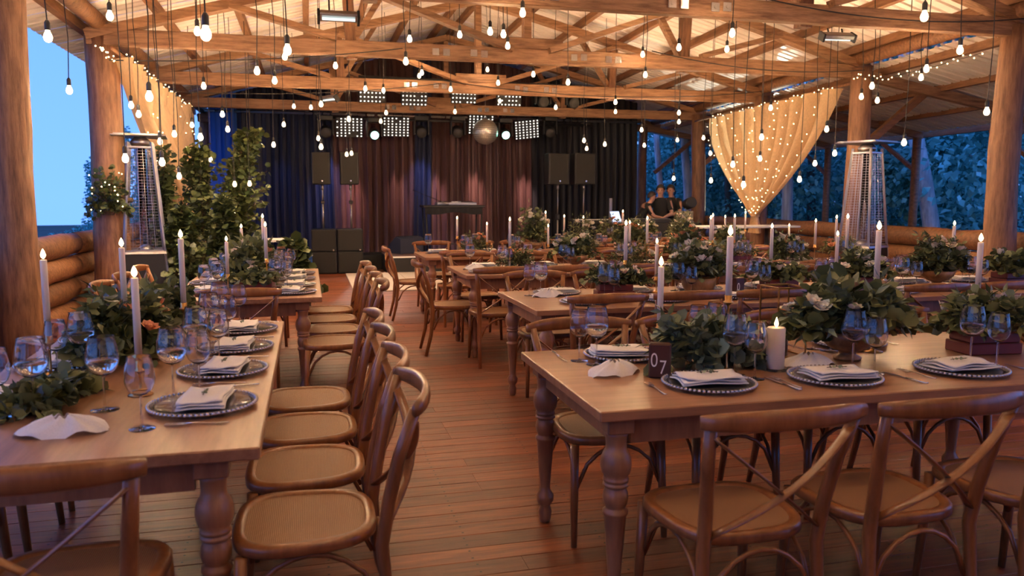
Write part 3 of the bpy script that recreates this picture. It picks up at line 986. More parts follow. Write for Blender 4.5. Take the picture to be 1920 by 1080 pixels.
cand = [
 # px, ytop, Y, where
 (1370, 426, 2.78, 'tallest one beside the first eucalyptus bunch of the 07 table'), (1240, 484, 3.02, 'left one on the 07 table'), (1649, 417, 2.98, 'at the right edge on the 07 table'),
 (251, 502, 2.95, 'thickest looking one, front of the near left table'), (227, 449, 3.75, 'left of the heater base on the near left table'), (338, 433, 3.9, 'in front of the leafy bush on the near left table'),
 (424, 444, 6.1, 'at the near end of the second left table'), (452, 421, 7.3, 'before the bush on the second left table'), (497, 417, 6.2, 'shorter of the pair before the white bench'), (492, 402, 7.3, 'taller of the pair before the white bench'),
 (1174, 414, 5.1, 'tall left one on the second right row'), (1448, 420, 5.25, 'near the wooden bowl on the second right row'), (1571, 434, 5.1, 'lower one before the right heater, second right row'), (1590, 402, 5.3, 'tallest before the right heater, second right row'), (1232, 448, 5.3, 'short one behind the 07 table flowers'),
 (956, 408, 7.3, 'left one on the third right row'), (1181, 414, 7.6, 'third right row, behind the tall left one'), (1214, 406, 7.4, 'third right row, before the standing people'), (1337, 401, 7.5, 'left of the pair under the gold drape'), (1333, 405, 7.25, 'lower of the pair under the gold drape'), (1378, 402, 7.6, 'just left of the gold drape knot'), (1530, 411, 7.4, 'third right row, before the log wall'), (1569, 404, 7.2, 'third right row, close to the right heater'),
 (857, 406, 9.6, 'leftmost on the fourth right row'), (913, 417, 9.5, 'second on the fourth right row'), (1028, 421, 9.3, 'fourth right row, between the flower mounds'), (1023, 396, 9.75, 'fourth right row, tall one before the speaker stands'), (1058, 403, 9.8, 'fourth right row, under the left of the right speakers'), (1094, 405, 9.7, 'fourth right row, under the rightmost speaker'), (1168, 394, 9.9, 'fourth right row, before the keyboard stand'), (1197, 418, 9.7, 'fourth right row, short, before the people'), (1398, 396, 9.6, 'fourth right row, on the left edge of the drape knot'), (1360, 404, 9.7, 'fourth right row, before the high pale ledge'), (1480, 420, 9.4, 'fourth right row, right of the drape knot'),
 (1840, 440, 3.0, 'far right end of the 07 table'), (1790, 415, 5.2, 'right end of the second right row'), (80, 470, 3.4, 'outermost left one on the near left table')]
for px, yt, Y, wh in cand:
    if Y < 4: ln = .245 if px > 600 else .31
    elif Y < 8: ln = .25
    else: ln = .22
    candle(px, yt, Y, TZ, 'lit white taper candle, ' + wh, ln)
# pillar candle
t = thing('pillar_candle', 'thick white pillar candle on a glass dish beside the second charger', 'candle', (1.80, 2.76, TZ + .001))
part('wax_body', MB().lathe([(.034, .006), (.036, .008), (.036, .168), (.033, .172), (.012, .168)], 24), M['wax'], t, True)
part('flame', MB().lathe([(.0015, .172), (.007, .18), (.008, .187), (.005, .198), (.0006, .212)], 8), M['flame'], t, True)
part('dish', MB().lathe([(.055, 0), (.058, .003), (.058, .006), (.0, .005)], 24), M['plate'], t, True)

# ---- copper framed lantern standing behind the pillar candle
t = thing('wire_lantern', 'copper wire framed glass lantern behind the pillar candle', 'lantern', (2.0, 3.02, TZ + .001))
for s1 in (-1, 1):
    for s2 in (-1, 1):
        part('corner_bar', MB().beam((s1 * .07, s2 * .07, 0), (s1 * .07, s2 * .07, .30), .006, .006), M['brass'], t)
for z in (0, .30):
    for s in (-1, 1):
        part('frame_bar', MB().beam((-.07, s * .07, z + .003), (.07, s * .07, z + .003), .006, .006), M['brass'], t)
        part('frame_bar', MB().beam((s * .07, -.07, z + .003), (s * .07, .07, z + .003), .006, .006), M['brass'], t)
for s in (-1, 1):
    part('pane', MB().box((-.066, s * .07 - .001, .006), (.066, s * .07 + .001, .298)), M['glass'], t)
part('candle_stub', MB().lathe([(.025, .003), (.025, .07), (.02, .073)], 16), M['wax'], t, True)
part('flame', MB().lathe([(.001, .073), (.006, .08), (.004, .095), (.0006, .108)], 8), M['flame'], t, True)

# ---- number blocks
def number_block(x, y, rz, txt, label):
    t = thing('number_block', label, 'table number', (x, y, TZ + .001), rz)
    part('wooden_block', MB().box((-.042, -.022, 0), (.042, .022, .135), .006), M['block'], t)
    for ch, dx, dz in [(txt[0], -.021, .045), (txt[1:], .012, .018)][:len(txt)]:
        cu = bpy.data.curves.new('numeral', 'FONT')
        cu.body = ch; cu.size = .078; cu.extrude = .0008; cu.align_x = 'CENTER'; cu.offset = -.0008
        cu.materials.append(M['ink'])
        o = bpy.data.objects.new('numeral', cu); C.objects.link(o)
        me = bpy.data.meshes.new_from_object(o.evaluated_get(bpy.context.evaluated_depsgraph_get()))
        bpy.data.objects.remove(o)
        link('numeral', me, t, (dx, -.0232, dz), (PI / 2, 0, 0), (.75, 1, 1))
number_block(1.29, 2.745, -.45, '07', 'dark wooden block lettered 07 in white beside the first charger')
number_block(2.9, 4.93, .3, '0', 'wooden number block seen behind the 07 table flowers')

# ================================================================== greenery
def sprays(n, base, rx, ry, h, leaf, per, rg, up=.8, droop=.5, start=.25):
    """curved sprigs leaving a low base; returns leaf points, directions, sizes and the sprigs' polylines"""
    P, D, S, LN = [], [], [], []
    for i in range(n):
        a = rg.uniform(0, 2 * PI); el = rg.uniform(.05, 1)
        ex = math.cos(a) * rx * (1 - .75 * el * rg.uniform(.6, 1)); ey = math.sin(a) * ry * (1 - .75 * el * rg.uniform(.6, 1))
        ez = h * el * rg.uniform(.75, 1.05)
        b0 = Vector(base) + Vector((ex * start * rg.uniform(0, 1.6), ey * start * rg.uniform(0, 1.6), h * .08))
        b2 = Vector(base) + Vector((ex, ey, ez))
        b1 = b0.lerp(b2, .5) + Vector((0, 0, h * droop * rg.uniform(.2, .6)))
        b2.z = max(b2.z, base[2] + .015)
        pl = bez(b0, b1, b2, per)
        LN.append(pl)
        for j in range(1, per + 1):
            t = pl[j] - pl[j - 1]
            t.normalize()
            side = Vector((rg.gauss(0, 1), rg.gauss(0, 1), rg.gauss(.2, .7)))
            side = (side - t * side.dot(t)).normalized()
            d = (t * .55 + side * .9).normalized() if j < per else t
            P.append(pl[j]); D.append(d); S.append(leaf * rg.uniform(.65, 1.2))
            if rg.random() < .7:
                P.append(pl[j]); D.append((t * .5 - side * .9).normalized()); S.append(leaf * rg.uniform(.65, 1.2))
    return P, D, S, LN
_fl = {}
def flower_mesh(r, m, seed):
    k = (round(r, 3), m, seed)
    if k not in _fl:
        rg = random.Random(seed); mb = MB()
        mb.sphere((0, 0, 0), r * .5, 8, 5)
        for ring, (rr, tilt, n) in enumerate(((.45, 1.25, 5), (.75, .85, 6), (1.0, .45, 7))):
            for i in range(n):
                a = 2 * PI * i / n + ring * .5 + rg.uniform(-.15, .15)
                ax = Vector((math.cos(a), math.sin(a), 0)); ay = Vector((-math.sin(a), math.cos(a), 0)); up = Vector((0, 0, 1))
                o_ = ax * r * .15 * (ring + 1)
                e = ax * math.cos(tilt) + up * math.sin(tilt)
                w_ = r * .5
                mb.add([o_ - ay * w_ * .4 - up * r * .2, o_ + ay * w_ * .4 - up * r * .2, o_ + ay * w_ + e * r * .6 * rr + up * .0, o_ + e * r * rr * 1.0 + up * r * .05, o_ - ay * w_ + e * r * .6 * rr], [(0, 1, 2, 3, 4)])
        _fl[k] = mb.mesh('flower', M[m], False)
    return _fl[k]
def arrangement(x, y, rx, ry, h, label, seed, kind='oval', m='green', leaf=.05, n=60, per=6, vessel=None, flowers=0, fm='petal', singles=False, cat='flower arrangement', z0=TZ, fr=.030, m2=None, name='greenery_arrangement'):
    rg = random.Random(seed)
    t = thing(name, label, cat, (x, y, z0 + .001), rg.uniform(-.2, .2), 'table greenery')
    vz = 0
    if vessel == 'bowl':
        part('wooden_bowl', MB().lathe([(.055, 0), (.058, .01), (.035, .022), (.035, .035), (.075, .05), (.115, .085), (.13, .125), (.122, .125), (.1, .09), (.02, .06)], 28), M['bowl'], t, True); vz = .10
    elif vessel == 'deepbowl':
        part('wooden_bowl', MB().lathe([(.07, 0), (.095, .02), (.12, .07), (.125, .12), (.115, .12), (.1, .06), (.02, .04)], 28), M['bowl'], t, True); vz = .10
    elif vessel == 'box':
        part('maroon_box', MB().box((-.13, -.08, 0), (.13, .08, .05), .004), M['maroon'], t)
        part('maroon_box', MB().box((-.115, -.075, .0505), (.12, .078, .095), .004), M['maroon'], t); vz = .09
    P, D, S, LN = sprays(n, (0, 0, vz), rx, ry, h - vz, leaf, per, rg)
    st = MB()
    for pl in LN:
        st.tube(pl[::2] if len(pl) > 4 else pl, .0016, 3, cap=False)
    part('stems', st, M['stem'], t, kind='stuff')
    if singles:
        # the biggest leaves each an object of its own, the rest one mass
        idx = sorted(range(len(P)), key=lambda i: -S[i])[:singles]
        vs = [leaf_mass('leaf', [(0, 0, 0)], [(1, 0, 0)], [1.0], M[m], kind, np.random.default_rng(q)) for q in range(6)]
        for c, i in enumerate(idx):
            q = D[i].to_track_quat('X', 'Z').to_euler()
            q.rotate_axis('X', rg.uniform(-1, 1))
            s = S[i] * 1.1
            link('leaf', vs[c % 6], t, P[i], q, (s, s, s))
        rest = [i for i in range(len(P)) if i not in set(idx)]
    else:
        rest = list(range(len(P)))
    if rest:
        me = leaf_mass('leaves', [P[i] for i in rest], [D[i] for i in rest], [S[i] for i in rest], M[m], kind, np.random.default_rng(seed))
        part('leaves', me, M[m], t, kind='stuff')
    if m2:
        P2, D2, S2, _ = sprays(n // 2, (0, 0, vz), rx * 1.05, ry * 1.05, (h - vz) * 1.12, leaf * 1.2, per, rg)
        part('fern_leaves', leaf_mass('fern_leaves', P2, D2, S2, M[m2], 'long', np.random.default_rng(seed + 1)), M[m2], t, kind='stuff')
    for i in range(flowers):
        a = rg.uniform(0, 2 * PI); q = rg.uniform(.25, .85)
        zf = vz + (h - vz) * math.sqrt(1 - q * q) * rg.uniform(.8, 1.0)
        link('flower', flower_mesh(fr, fm if rg.random() < .8 else 'petal', i % 3), t, (math.cos(a) * rx * q, math.sin(a) * ry * q, zf), (rg.uniform(-.7, .7), rg.uniform(-.7, .7), 0))
    return t
A = arrangement
A(1.53, 2.87, .30, .14, .225, 'round leaved eucalyptus bunch lying behind the 07 block', 11, m='euca', leaf=.055, n=52, per=6, singles=150, m2='green')
A(2.22, 2.87, .34, .15, .35, 'big mixed bouquet in a wooden footed bowl on the 07 table', 12, m='green', leaf=.06, n=80, per=7, vessel='bowl', flowers=9, singles=150, m2='euca', fr=.03)
A(2.92, 2.86, .24, .17, .27, 'leafy bunch in maroon boxes at the right end of the 07 table', 13, m='green', leaf=.05, n=70, per=6, vessel='box', flowers=5, m2='green')
A(2.05, 5.13, .26, .13, .22, 'greenery in stacked maroon boxes at the left end of the second right row', 14, leaf=.045, n=60, vessel='box', flowers=4, m2='green')
A(2.70, 5.13, .32, .15, .38, 'tall cream flowered bouquet in a wooden bowl, second right row', 15, leaf=.05, n=90, vessel='deepbowl', flowers=14, m2='euca')
A(3.35, 5.13, .28, .13, .22, 'low dark green bunch in a maroon box beside the wooden bowl bouquet', 16, leaf=.05, n=70, vessel='box', flowers=6, m='green')
A(4.05, 5.13, .28, .14, .28, 'cream flowered bunch right of the middle of the second right row', 17, leaf=.05, n=70, vessel='box', flowers=8, m2='green')
A(4.75, 5.13, .30, .15, .40, 'loose bouquet with a yellow green sprig at the right of the second row', 18, leaf=.05, n=80, vessel='bowl', flowers=9, m2='green')
A(5.45, 5.13, .30, .14, .28, 'leafy bunch at the far right end of the second right row', 19, leaf=.05, n=60, vessel='box', flowers=5)
def far_row(y, xs, tag_, seed0, hs):
    nm = ['feathery green bunch', 'tall brownish flowered bouquet', 'dense fresh green fern bunch', 'cream rose bouquet', 'low wide greenery bunch', 'leafy bouquet with small flowers', 'dark leafy bunch', 'mixed foliage bunch']
    for i, x in enumerate(xs):
        A(x, y, .27 if i else .22, .13, hs[i % len(hs)], f'{nm[i % 8]}, {RL[i]} on the {tag_}', seed0 + i, leaf=.05, n=55, per=5, vessel=[None, 'bowl', None, 'deepbowl', 'box'][i % 5], flowers=[4, 16, 6, 14, 5, 10][i % 6], fm='petal' if i % 3 else 'peach', m2='green', kind='oval' if i % 2 else 'long')
far_row(7.42, [1.95, 2.55, 3.15, 3.75, 4.35, 4.95, 5.6], 'third right row', 30, [.20, .34, .24, .40, .22, .34, .26])
far_row(9.64, [2.0, 2.75, 3.4, 4.05, 4.8, 5.5], 'fourth right row', 50, [.26, .55, .48, .40, .50, .34])
far_row(11.8, [4.6, 5.2, 5.9], 'farthest right table', 70, [.42, .36, .48])
# left tables
A(-.80, 3.74, .22, .46, .28, 'wide low mass of greenery down the middle of the near left table', 80, leaf=.055, n=110, per=7, flowers=9, fm='peach', singles=160, m2='fig')
A(-.86, 2.92, .13, .30, .075, 'flat greenery runner under the glasses of the near left table', 81, leaf=.05, n=36, per=6, m2='green', singles=80)
A(-.72, 4.28, .18, .24, .24, 'greenery at the far end of the near left table', 82, leaf=.055, n=50, per=6, flowers=3, m2='green')
A(-.48, 6.55, .20, .36, .34, 'leafy bouquet with a pale rose on the second left table', 83, leaf=.06, n=80, per=6, flowers=7, m2='green')
A(-.45, 7.35, .20, .34, .34, 'darker greenery at the far end of the second left table', 84, leaf=.06, n=60, per=6, flowers=4, fm='peach', m2='fig')
A(-.38, 5.95, .18, .2, .16, 'small bunch before the rose bouquet on the second left table', 85, leaf=.05, n=36, per=5, vessel='box')

# ---- the leafy bushes on the left, potted against the gold drape
def bush(x, y, h, r, label, seed, lean=(0, 0), n=90, leaf=.075, narrow=False, z0=0, pot=True, cut=0):
    rg = random.Random(seed)
    t = thing('leafy_bush', label, 'bush', (x, y, z0 + .002), 0, 'leafy bushes by the left drape')
    if pot:
        part('pot', MB().lathe([(.14, 0), (.19, .02), (.21, .28), (.22, .30), (.195, .30), (.19, .27), (.01, .26)], 20), M['black'], t, True)
    P, D, S = [], [], []; st = MB()
    for i in range(n):
        zt = h * (rg.random() ** .75) * .9 + .3
        f = zt / h
        w_ = r * (1 - f ** (1.4 if not narrow else .9) * .82)
        a = rg.uniform(0, 2 * PI)
        w_ *= rg.choice([.6, .9, 1.25]); ex = lean[0] * f * f + math.cos(a) * w_ * rg.uniform(.4, 1.05); ey = lean[1] * f * f + math.sin(a) * w_ * rg.uniform(.4, 1.05)
        b0 = Vector((lean[0] * (f * .5) ** 2, lean[1] * (f * .5) ** 2, max(.25, zt * .55)))
        b2 = Vector((ex, ey, zt)); b1 = Vector((lerp(b0.x, ex, .35), lerp(b0.y, ey, .35), zt * .98))
        pl = bez(b0, b1, b2, 8)
        st.tube(pl[::2], .004, 3, cap=False)
        for j in range(2, 9):
            tt = (pl[j] - pl[j - 1]).normalized()
            for s in range(3):
                side = Vector((rg.gauss(0, 1), rg.gauss(0, 1), rg.gauss(-.3, .5))).normalized()
                P.append(pl[j] + side * rg.uniform(0, .09)); D.append(tt * .4 + side + Vector((0, 0, -.3))); S.append(leaf * rg.uniform(.6, 1.3))
    tr_ = [(lean[0] * (q / 6) ** 2, lean[1] * (q / 6) ** 2, .2 + (h - .3) * q / 6) for q in range(7)]
    part('trunk', MB().tube(tr_, [.022, .02, .017, .014, .011, .008, .004], 8), M['stem'], t, True)
    part('twigs', st, M['stem'], t, kind='stuff')
    part('leaves', leaf_mass('leaves', P, D, S, M['fig'], 'oval', np.random.default_rng(seed)), M['fig'], t, kind='stuff')
    return t
p = PY(312, 480, 11.6); bush(p.x, 11.6, 2.05, .42, 'tall narrow leafy bush right beside the left pyramid heater', 101, (.02, 0), 70, .075, True)
p = PY(383, 480, 12.2); bush(p.x, 12.2, 2.2, .62, 'leafy bush reaching up before the trunk post at the drape end', 102, (-.05, .1), 110, .075)
p = PY(345, 480, 10.6); bush(p.x, 10.6, 1.15, .55, 'broad low bush in front of the gold drape', 103, (.0, 0), 130, .08)
p = PY(440, 480, 12.6); bush(p.x, 12.6, 2.45, .75, 'tallest leaning leafy branch bush, in front of the navy curtains', 104, (.3, 0), 110, .085, True)
p = PY(425, 480, 11.3); bush(p.x, 11.3, 1.30, .55, 'low bush behind the second left table', 105, (.0, 0), 130, .08)
p = PY(545, 490, 10.6); bush(p.x + .05, 10.6, .66, .42, 'broad leaved plant spreading just left of the black subwoofers', 106, (.0, 0), 60, .12)
p = PY(203, 360, 10.2)
t = thing('hanging_foliage', 'light green leafy garland tied round the left trunk post', 'garland', (p.x, p.y, p.z), 0)
rg = random.Random(9)
P, D, S, LN = sprays(46, (0, 0, -.32), .26, .22, .6, .06, 6, rg)
part('leaves', leaf_mass('leaves', P, D, S, M['fig'], 'oval'), M['fig'], t, kind='stuff')
st = MB(); [st.tube(pl[::2], .003, 3, cap=False) for pl in LN]; st.tube([(-.3, .25, -.3), (-.1, .3, .2)], .01, 5); part('twigs', st, M['stem'], t, kind='stuff')
px_, py_ = XL - .02 - p.x, 10.5 - p.y
part('tie_ring', MB().tube([(px_ + .235 * math.cos(i * PI / 10), py_ + .235 * math.sin(i * PI / 10), -.1 + .01 * math.sin(i)) for i in range(21)], .03, 6), M['stem'], t, True)
fb = MB()
for i in range(24): fb.sphere((rg.uniform(-.2, .2), rg.uniform(-.25, .1), rg.uniform(-.25, .25)), .008, 4, 3)
part('fairy_lights', fb, M['fairy'], t, kind='stuff')

# ---- forest outside
def tree_meshes(seed, h, r, leaf, n, trunk_r, crown0):
    rg = np.random.default_rng(seed); rr = random.Random(seed)
    cl = rr.choice([9, 12, 14]); P, D, S = [], [], []
    for c in range(cl):
        cz = h * lerp(crown0, .95, (c + .5) / cl)
        f = (cz / h - crown0) / (1 - crown0)
        ww = r * (1 - .6 * f)
        cx, cy = rr.uniform(-ww, ww) * .75, rr.uniform(-ww, ww) * .75
        q = rg.normal(size=(n // cl, 3)); q /= np.linalg.norm(q, axis=1)[:, None]
        rad = (rg.random(n // cl) ** .4)[:, None] * np.array([ww * .62, ww * .62, h * .13])
        P.append(q * rad + np.array([cx, cy, cz])); D.append(q + rg.normal(size=q.shape) * .5 + np.array([0, 0, -.3])); S.append(leaf * (0.6 + rg.random(n // cl) * .8))
    P = np.concatenate(P); D = np.concatenate(D); S = np.concatenate(S)
    lm = leaf_mass('crown', P, D, S, M['forest'], 'quad', rg)
    bx_, by_ = rr.uniform(-.4, .4), rr.uniform(-.4, .4)
    tp = [(bx_ * math.sin(i / 8 * 3), by_ * math.sin(i / 8 * 2.5), h * .9 * i / 8) for i in range(9)]
    tm = MB().tube(tp, [trunk_r * (1 - .8 * i / 8) for i in range(9)], 10).mesh('trunk', M['bark'] if seed % 2 else M['darkbark'], True)
    return lm, tm
def tree(x, y, lm, tm, rz, sc_, label, cat='tree'):
    t = thing('forest_tree', label, cat, (x, y, -.4), rz, 'forest trees beyond the pavilion')
    t.scale = (sc_, sc_, sc_)
    link('trunk', tm, t); o = link('crown', lm, t); o['kind'] = 'stuff'
    return t
TM = [tree_meshes(201, 7.5, 2.3, .17, 6500, .17, .05), tree_meshes(202, 9.0, 2.1, .17, 6500, .14, .08), tree_meshes(203, 6.0, 2.5, .15, 7500, .12, .0)]
rg = random.Random(42)
spots = []
for i, (px, Y) in enumerate([(1225, 27), (1262, 24), (1290, 29), (1340, 25), (1375, 22), (1425, 27), (1480, 24), (1530, 20), (1570, 26), (1600, 22), (1650, 19), (1680, 24), (1730, 18), (1770, 22), (1820, 17), (1870, 20), (1915, 15), (1450, 33), (1650, 33), (1280, 36), (1800, 28)]):
    p = PY(px, 372, Y); spots.append((p.x, p.y, px))
wd = 'behind'
for i, (x, y, px) in enumerate(spots):
    lm, tm = TM[i % 3]
    zone = 'in the right window bay' if px < 1310 else 'behind the right gold drape' if px < 1500 else 'left of the right pyramid heater' if px < 1600 else 'behind the right pyramid heater' if px < 1660 else 'right of the right pyramid heater'
    k = sum(1 for a in spots[:i] if (a[2] < 1310) == (px < 1310) and (a[2] < 1500) == (px < 1500) and (a[2] < 1600) == (px < 1600) and (a[2] < 1660) == (px < 1660))
    dist = 'far tall' if y > 28 else 'bushy' if i % 3 == 2 else 'tall'
    tree(x, y, lm, tm, rg.uniform(0, 6), rg.uniform(.85, 1.2) * (1.25 if y > 28 else 1), f'{dist} forest tree {zone}, {["first", "second", "third", "fourth", "fifth", "sixth", "seventh", "eighth", "ninth"][k]} there')
def gum(px0, px1, Y, h, r, label):
    a = PY(px0, 420, Y); b_ = PY(px1, 200, Y)
    d = (b_ - a) / (b_.z - a.z)
    p0 = a + d * (-.4 - a.z)
    pts = [(0, 0, 0)] ; 
    for i in range(1, 9):
        q = d * (h * i / 8); pts.append((q.x + .06 * math.sin(i * 1.3), q.y, q.z))
    o = link('gum_tree_trunk', MB().tube(pts, [r * (1.15 - .5 * i / 8) for i in range(9)], 10).mesh('gum_tree_trunk', M['bark'], True), None, (p0.x, p0.y, -.4))
    tag(o, label, 'tree trunk')
gum(1742, 1712, 15.5, 9, .17, 'pale gum tree trunk leaning left, right of the right pyramid heater')
gum(1472, 1480, 18, 9, .13, 'pale gum trunk seen low beside the right gold drape')
gum(1238, 1232, 22, 9, .09, 'thin pale trunk in the window bay')
gum(1288, 1285, 21, 9, .12, 'pale trunk close to the window bay post')
# open side on the left: a few trees beyond the wall
for i, (x, y) in enumerate([(-7.5, 16), (-9, 21), (-12, 15), (-10, 27), (-6.0, 26), (-4.6, 24)]):
    lm, tm = TM[(i + 1) % 3]
    tree(x, y, lm, tm, i, .7 if i < 4 else .5, f'dark tree outside the left log wall, {ORD[i]} from the heater')

# ================================================================== drapes and stage cloth
def stage_cloth(x0, x1, y, z0, z1f, m, label, seed, folds=None, puddle=0.0):
    rg = random.Random(seed)
    wd = x1 - x0; folds = folds or max(3, int(wd / .16))
    ph = [rg.uniform(-1, 1) for _ in range(folds * 2 + 2)]
    def f(u, v):
        x = x0 + wd * u
        a = u * folds * 2 * PI
        amp = .062 * (1 + .35 * ph[int(u * folds)]) * (0.7 + .5 * v)
        zt = z1f(x)
        z = lerp(zt, z0, v)
        yy = y + amp * math.sin(a + .5 * math.sin(v * 3 + seed)) + .012 * math.sin(a * 2.3 + v * 2)
        if puddle and v > .93:
            yy -= (v - .93) / .07 * puddle
        return Vector((x + .02 * math.sin(a * 2) + (.02 * math.sin(v * 4 + seed)), yy, z))
    mb = MB(); mb.grid(f, folds * 10, 14)
    o = link('stage_curtain', mb.mesh('stage_curtain', M[m], True))
    return tag(o, label, 'curtain', 'stage curtains')
YC = 18.3
ztop = lambda x: min(z_raft(x, YC) + .12, 9)
edges = [(-2.05, -1.5, 'blue', 'thin curtain panel coloured as blue daylight through it, left end of the stage backdrop'),
         (-1.5, -.15, 'navy', 'navy curtain panel right of the blue one'),
         (-.15, .55, 'navy', 'dark navy curtain panel behind the left speaker'),
         (.55, 1.15, 'wine', 'wine red lit curtain panel behind the second left speaker'),
         (1.15, 1.75, 'wine', 'brown wine curtain panel just right of the left speakers'),
         (1.75, 2.35, 'wine', 'dim wine curtain panel left of the DJ table'),
         (2.35, 2.75, 'navy', 'narrow navy curtain strip above the DJ table'),
         (2.75, 3.35, 'wine', 'wine curtain panel behind the DJ table'),
         (3.35, 4.35, 'wine', 'brightly lit wine curtain panel under the mirror ball'),
         (4.35, 5.15, 'wine', 'lit wine curtain panel left of the right speakers'),
         (5.15, 6.5, 'blackc', 'black curtain panel behind the right speakers'),
         (6.5, 7.85, 'blackc', 'black curtain panel at the right end of the backdrop')]
for i, (a, b_, m, lb) in enumerate(edges):
    stage_cloth(a, b_ + .03, YC + .03 * (i % 2), .02, ztop, m, lb, i + 1, puddle=.35 if m == 'wine' else .05)
tag(link('curtain_rail', MB().tube([(-2.1, YC, 3.32), (8.0, YC, 3.3)], .03, 8).mesh('curtain_rail', M['silver'], True)), 'metal pipe crossing the stage curtains', 'pipe')

def gold_drape(Xf, Yt0, Yt1, zt0, zt1, Yg, zg, label, seed, gather=.16, pw=1.7, folds=10, zlow=.8, light_n=125, lights_side=1):
    rg = random.Random(seed)
    def S(u, v):
        """v 0..1 rail to knot, 1..1.15 tail under the knot"""
        yt = lerp(Yt0, Yt1, u); zt = lerp(zt0, zt1, u)
        vv = min(v, 1.0)
        s = vv ** pw
        yg = Yg + (u - .5) * gather
        y = lerp(yt, yg, s)
        z = lerp(zt, zg, vv)
        amp = lerp(.14, .045, s)
        if v > 1:
            k = (v - 1) / .15
            z = lerp(zg, zlow, k); y = Yg + (u - .5) * gather * (1 + 1.6 * k); amp = lerp(.028, .05, k)
        w0 = u * folds * 2 * PI + 1.5 * math.sin(v * 2.2) + 2 * u * u
        x = amp * (1 - 2 * abs(math.sin(w0 * .5)) ** .7) + .03 * math.sin(u * 23 + v * 3)
        return Vector((x, y, z))
    X0 = Xf
    def f(u, v): 
        q = S(u, v * 1.15); return Vector((q.x + X0(q.y), q.y, q.z))
    mb = MB(); mb.grid(f, folds * 12, 40)
    t = thing('gold_drape', label, 'curtain')
    part('cloth', mb, M['gold'], t, True)
    band = MB()
    band.tube([Vector((X0(Yg) + math.cos(a) * .05, Yg + math.sin(a) * gather * .55, zg)) for a in [i * PI / 8 for i in range(17)]], .018, 6, cap=False)
    part('tie_band', band, M['gold'], t, True)
    fb = MB()
    for s in range(11):
        u = (s + .5) / 11 + rg.uniform(-.03, .03); n = light_n // 11
        for j in range(n):
            v = (j + rg.random() * .7) / n
            q = S(min(1, max(0, u + .02 * math.sin(j * .7))), v * 1.0)
            fb.sphere((q.x + X0(q.y) - lights_side * (.055 + .03 * (1 - v)), q.y + rg.uniform(-.04, .04), q.z), .0095, 5, 3)
    for j in range(36):
        u = j / 35; q = S(u, 0)
        fb.sphere((X0(q.y) - lights_side * .06, q.y, q.z + rg.uniform(-.03, .06)), .0095, 5, 3)
    part('fairy_lights', fb, M['fairy'], t, kind='stuff')
    return t
gold_drape(lambda Y: XR(Y) - .14, 10.75, 15.4, 3.13, 3.13, 13.35, 1.12, 'sheer gold drape with fairy lights, gathered into a knot on the right side', 3)
gold_drape(lambda Y: XL + .25, 10.2, 15.5, 3.08, 3.06, 15.3, .75, 'sheer gold drape with fairy lights along the left side', 4, gather=.5, pw=1.25, lights_side=-1, zlow=.2)
# fairy lights strung round beams
def fairy_string(pts, n, label, sag=.04):
    t = thing('fairy_light_string', label, 'fairy lights')
    pts = [Vector(p) for p in pts]; fb = MB(); rg = random.Random(n)
    part('wire', MB().tube(pts, .003, 4), M['cord'], t)
    for i in range(n):
        f = i / (n - 1) * (len(pts) - 1); k = min(int(f), len(pts) - 2)
        q = pts[k].lerp(pts[k + 1], f - k)
        fb.sphere((q.x + rg.uniform(-.03, .03), q.y + rg.uniform(-.03, .03), q.z + rg.uniform(-.04, .04)), .0095, 5, 3)
    part('lights', fb, M['fairy'], t, kind='stuff')
fairy_string([PX(1600, 143, XR(10.2) - .2), PX(1655, 148, XR(9.4) - .1), PX(1740, 128, XR(8) - .1), PX(1840, 100, XR(7) - .1)], 30, 'fairy lights strung along the right eave before the thick post')
fairy_string([PX(183, 88, XL + .12), PX(200, 100, XL + .16), PX(214, 112, XL + .14)], 14, 'short string of fairy lights round the top of the left thick post')

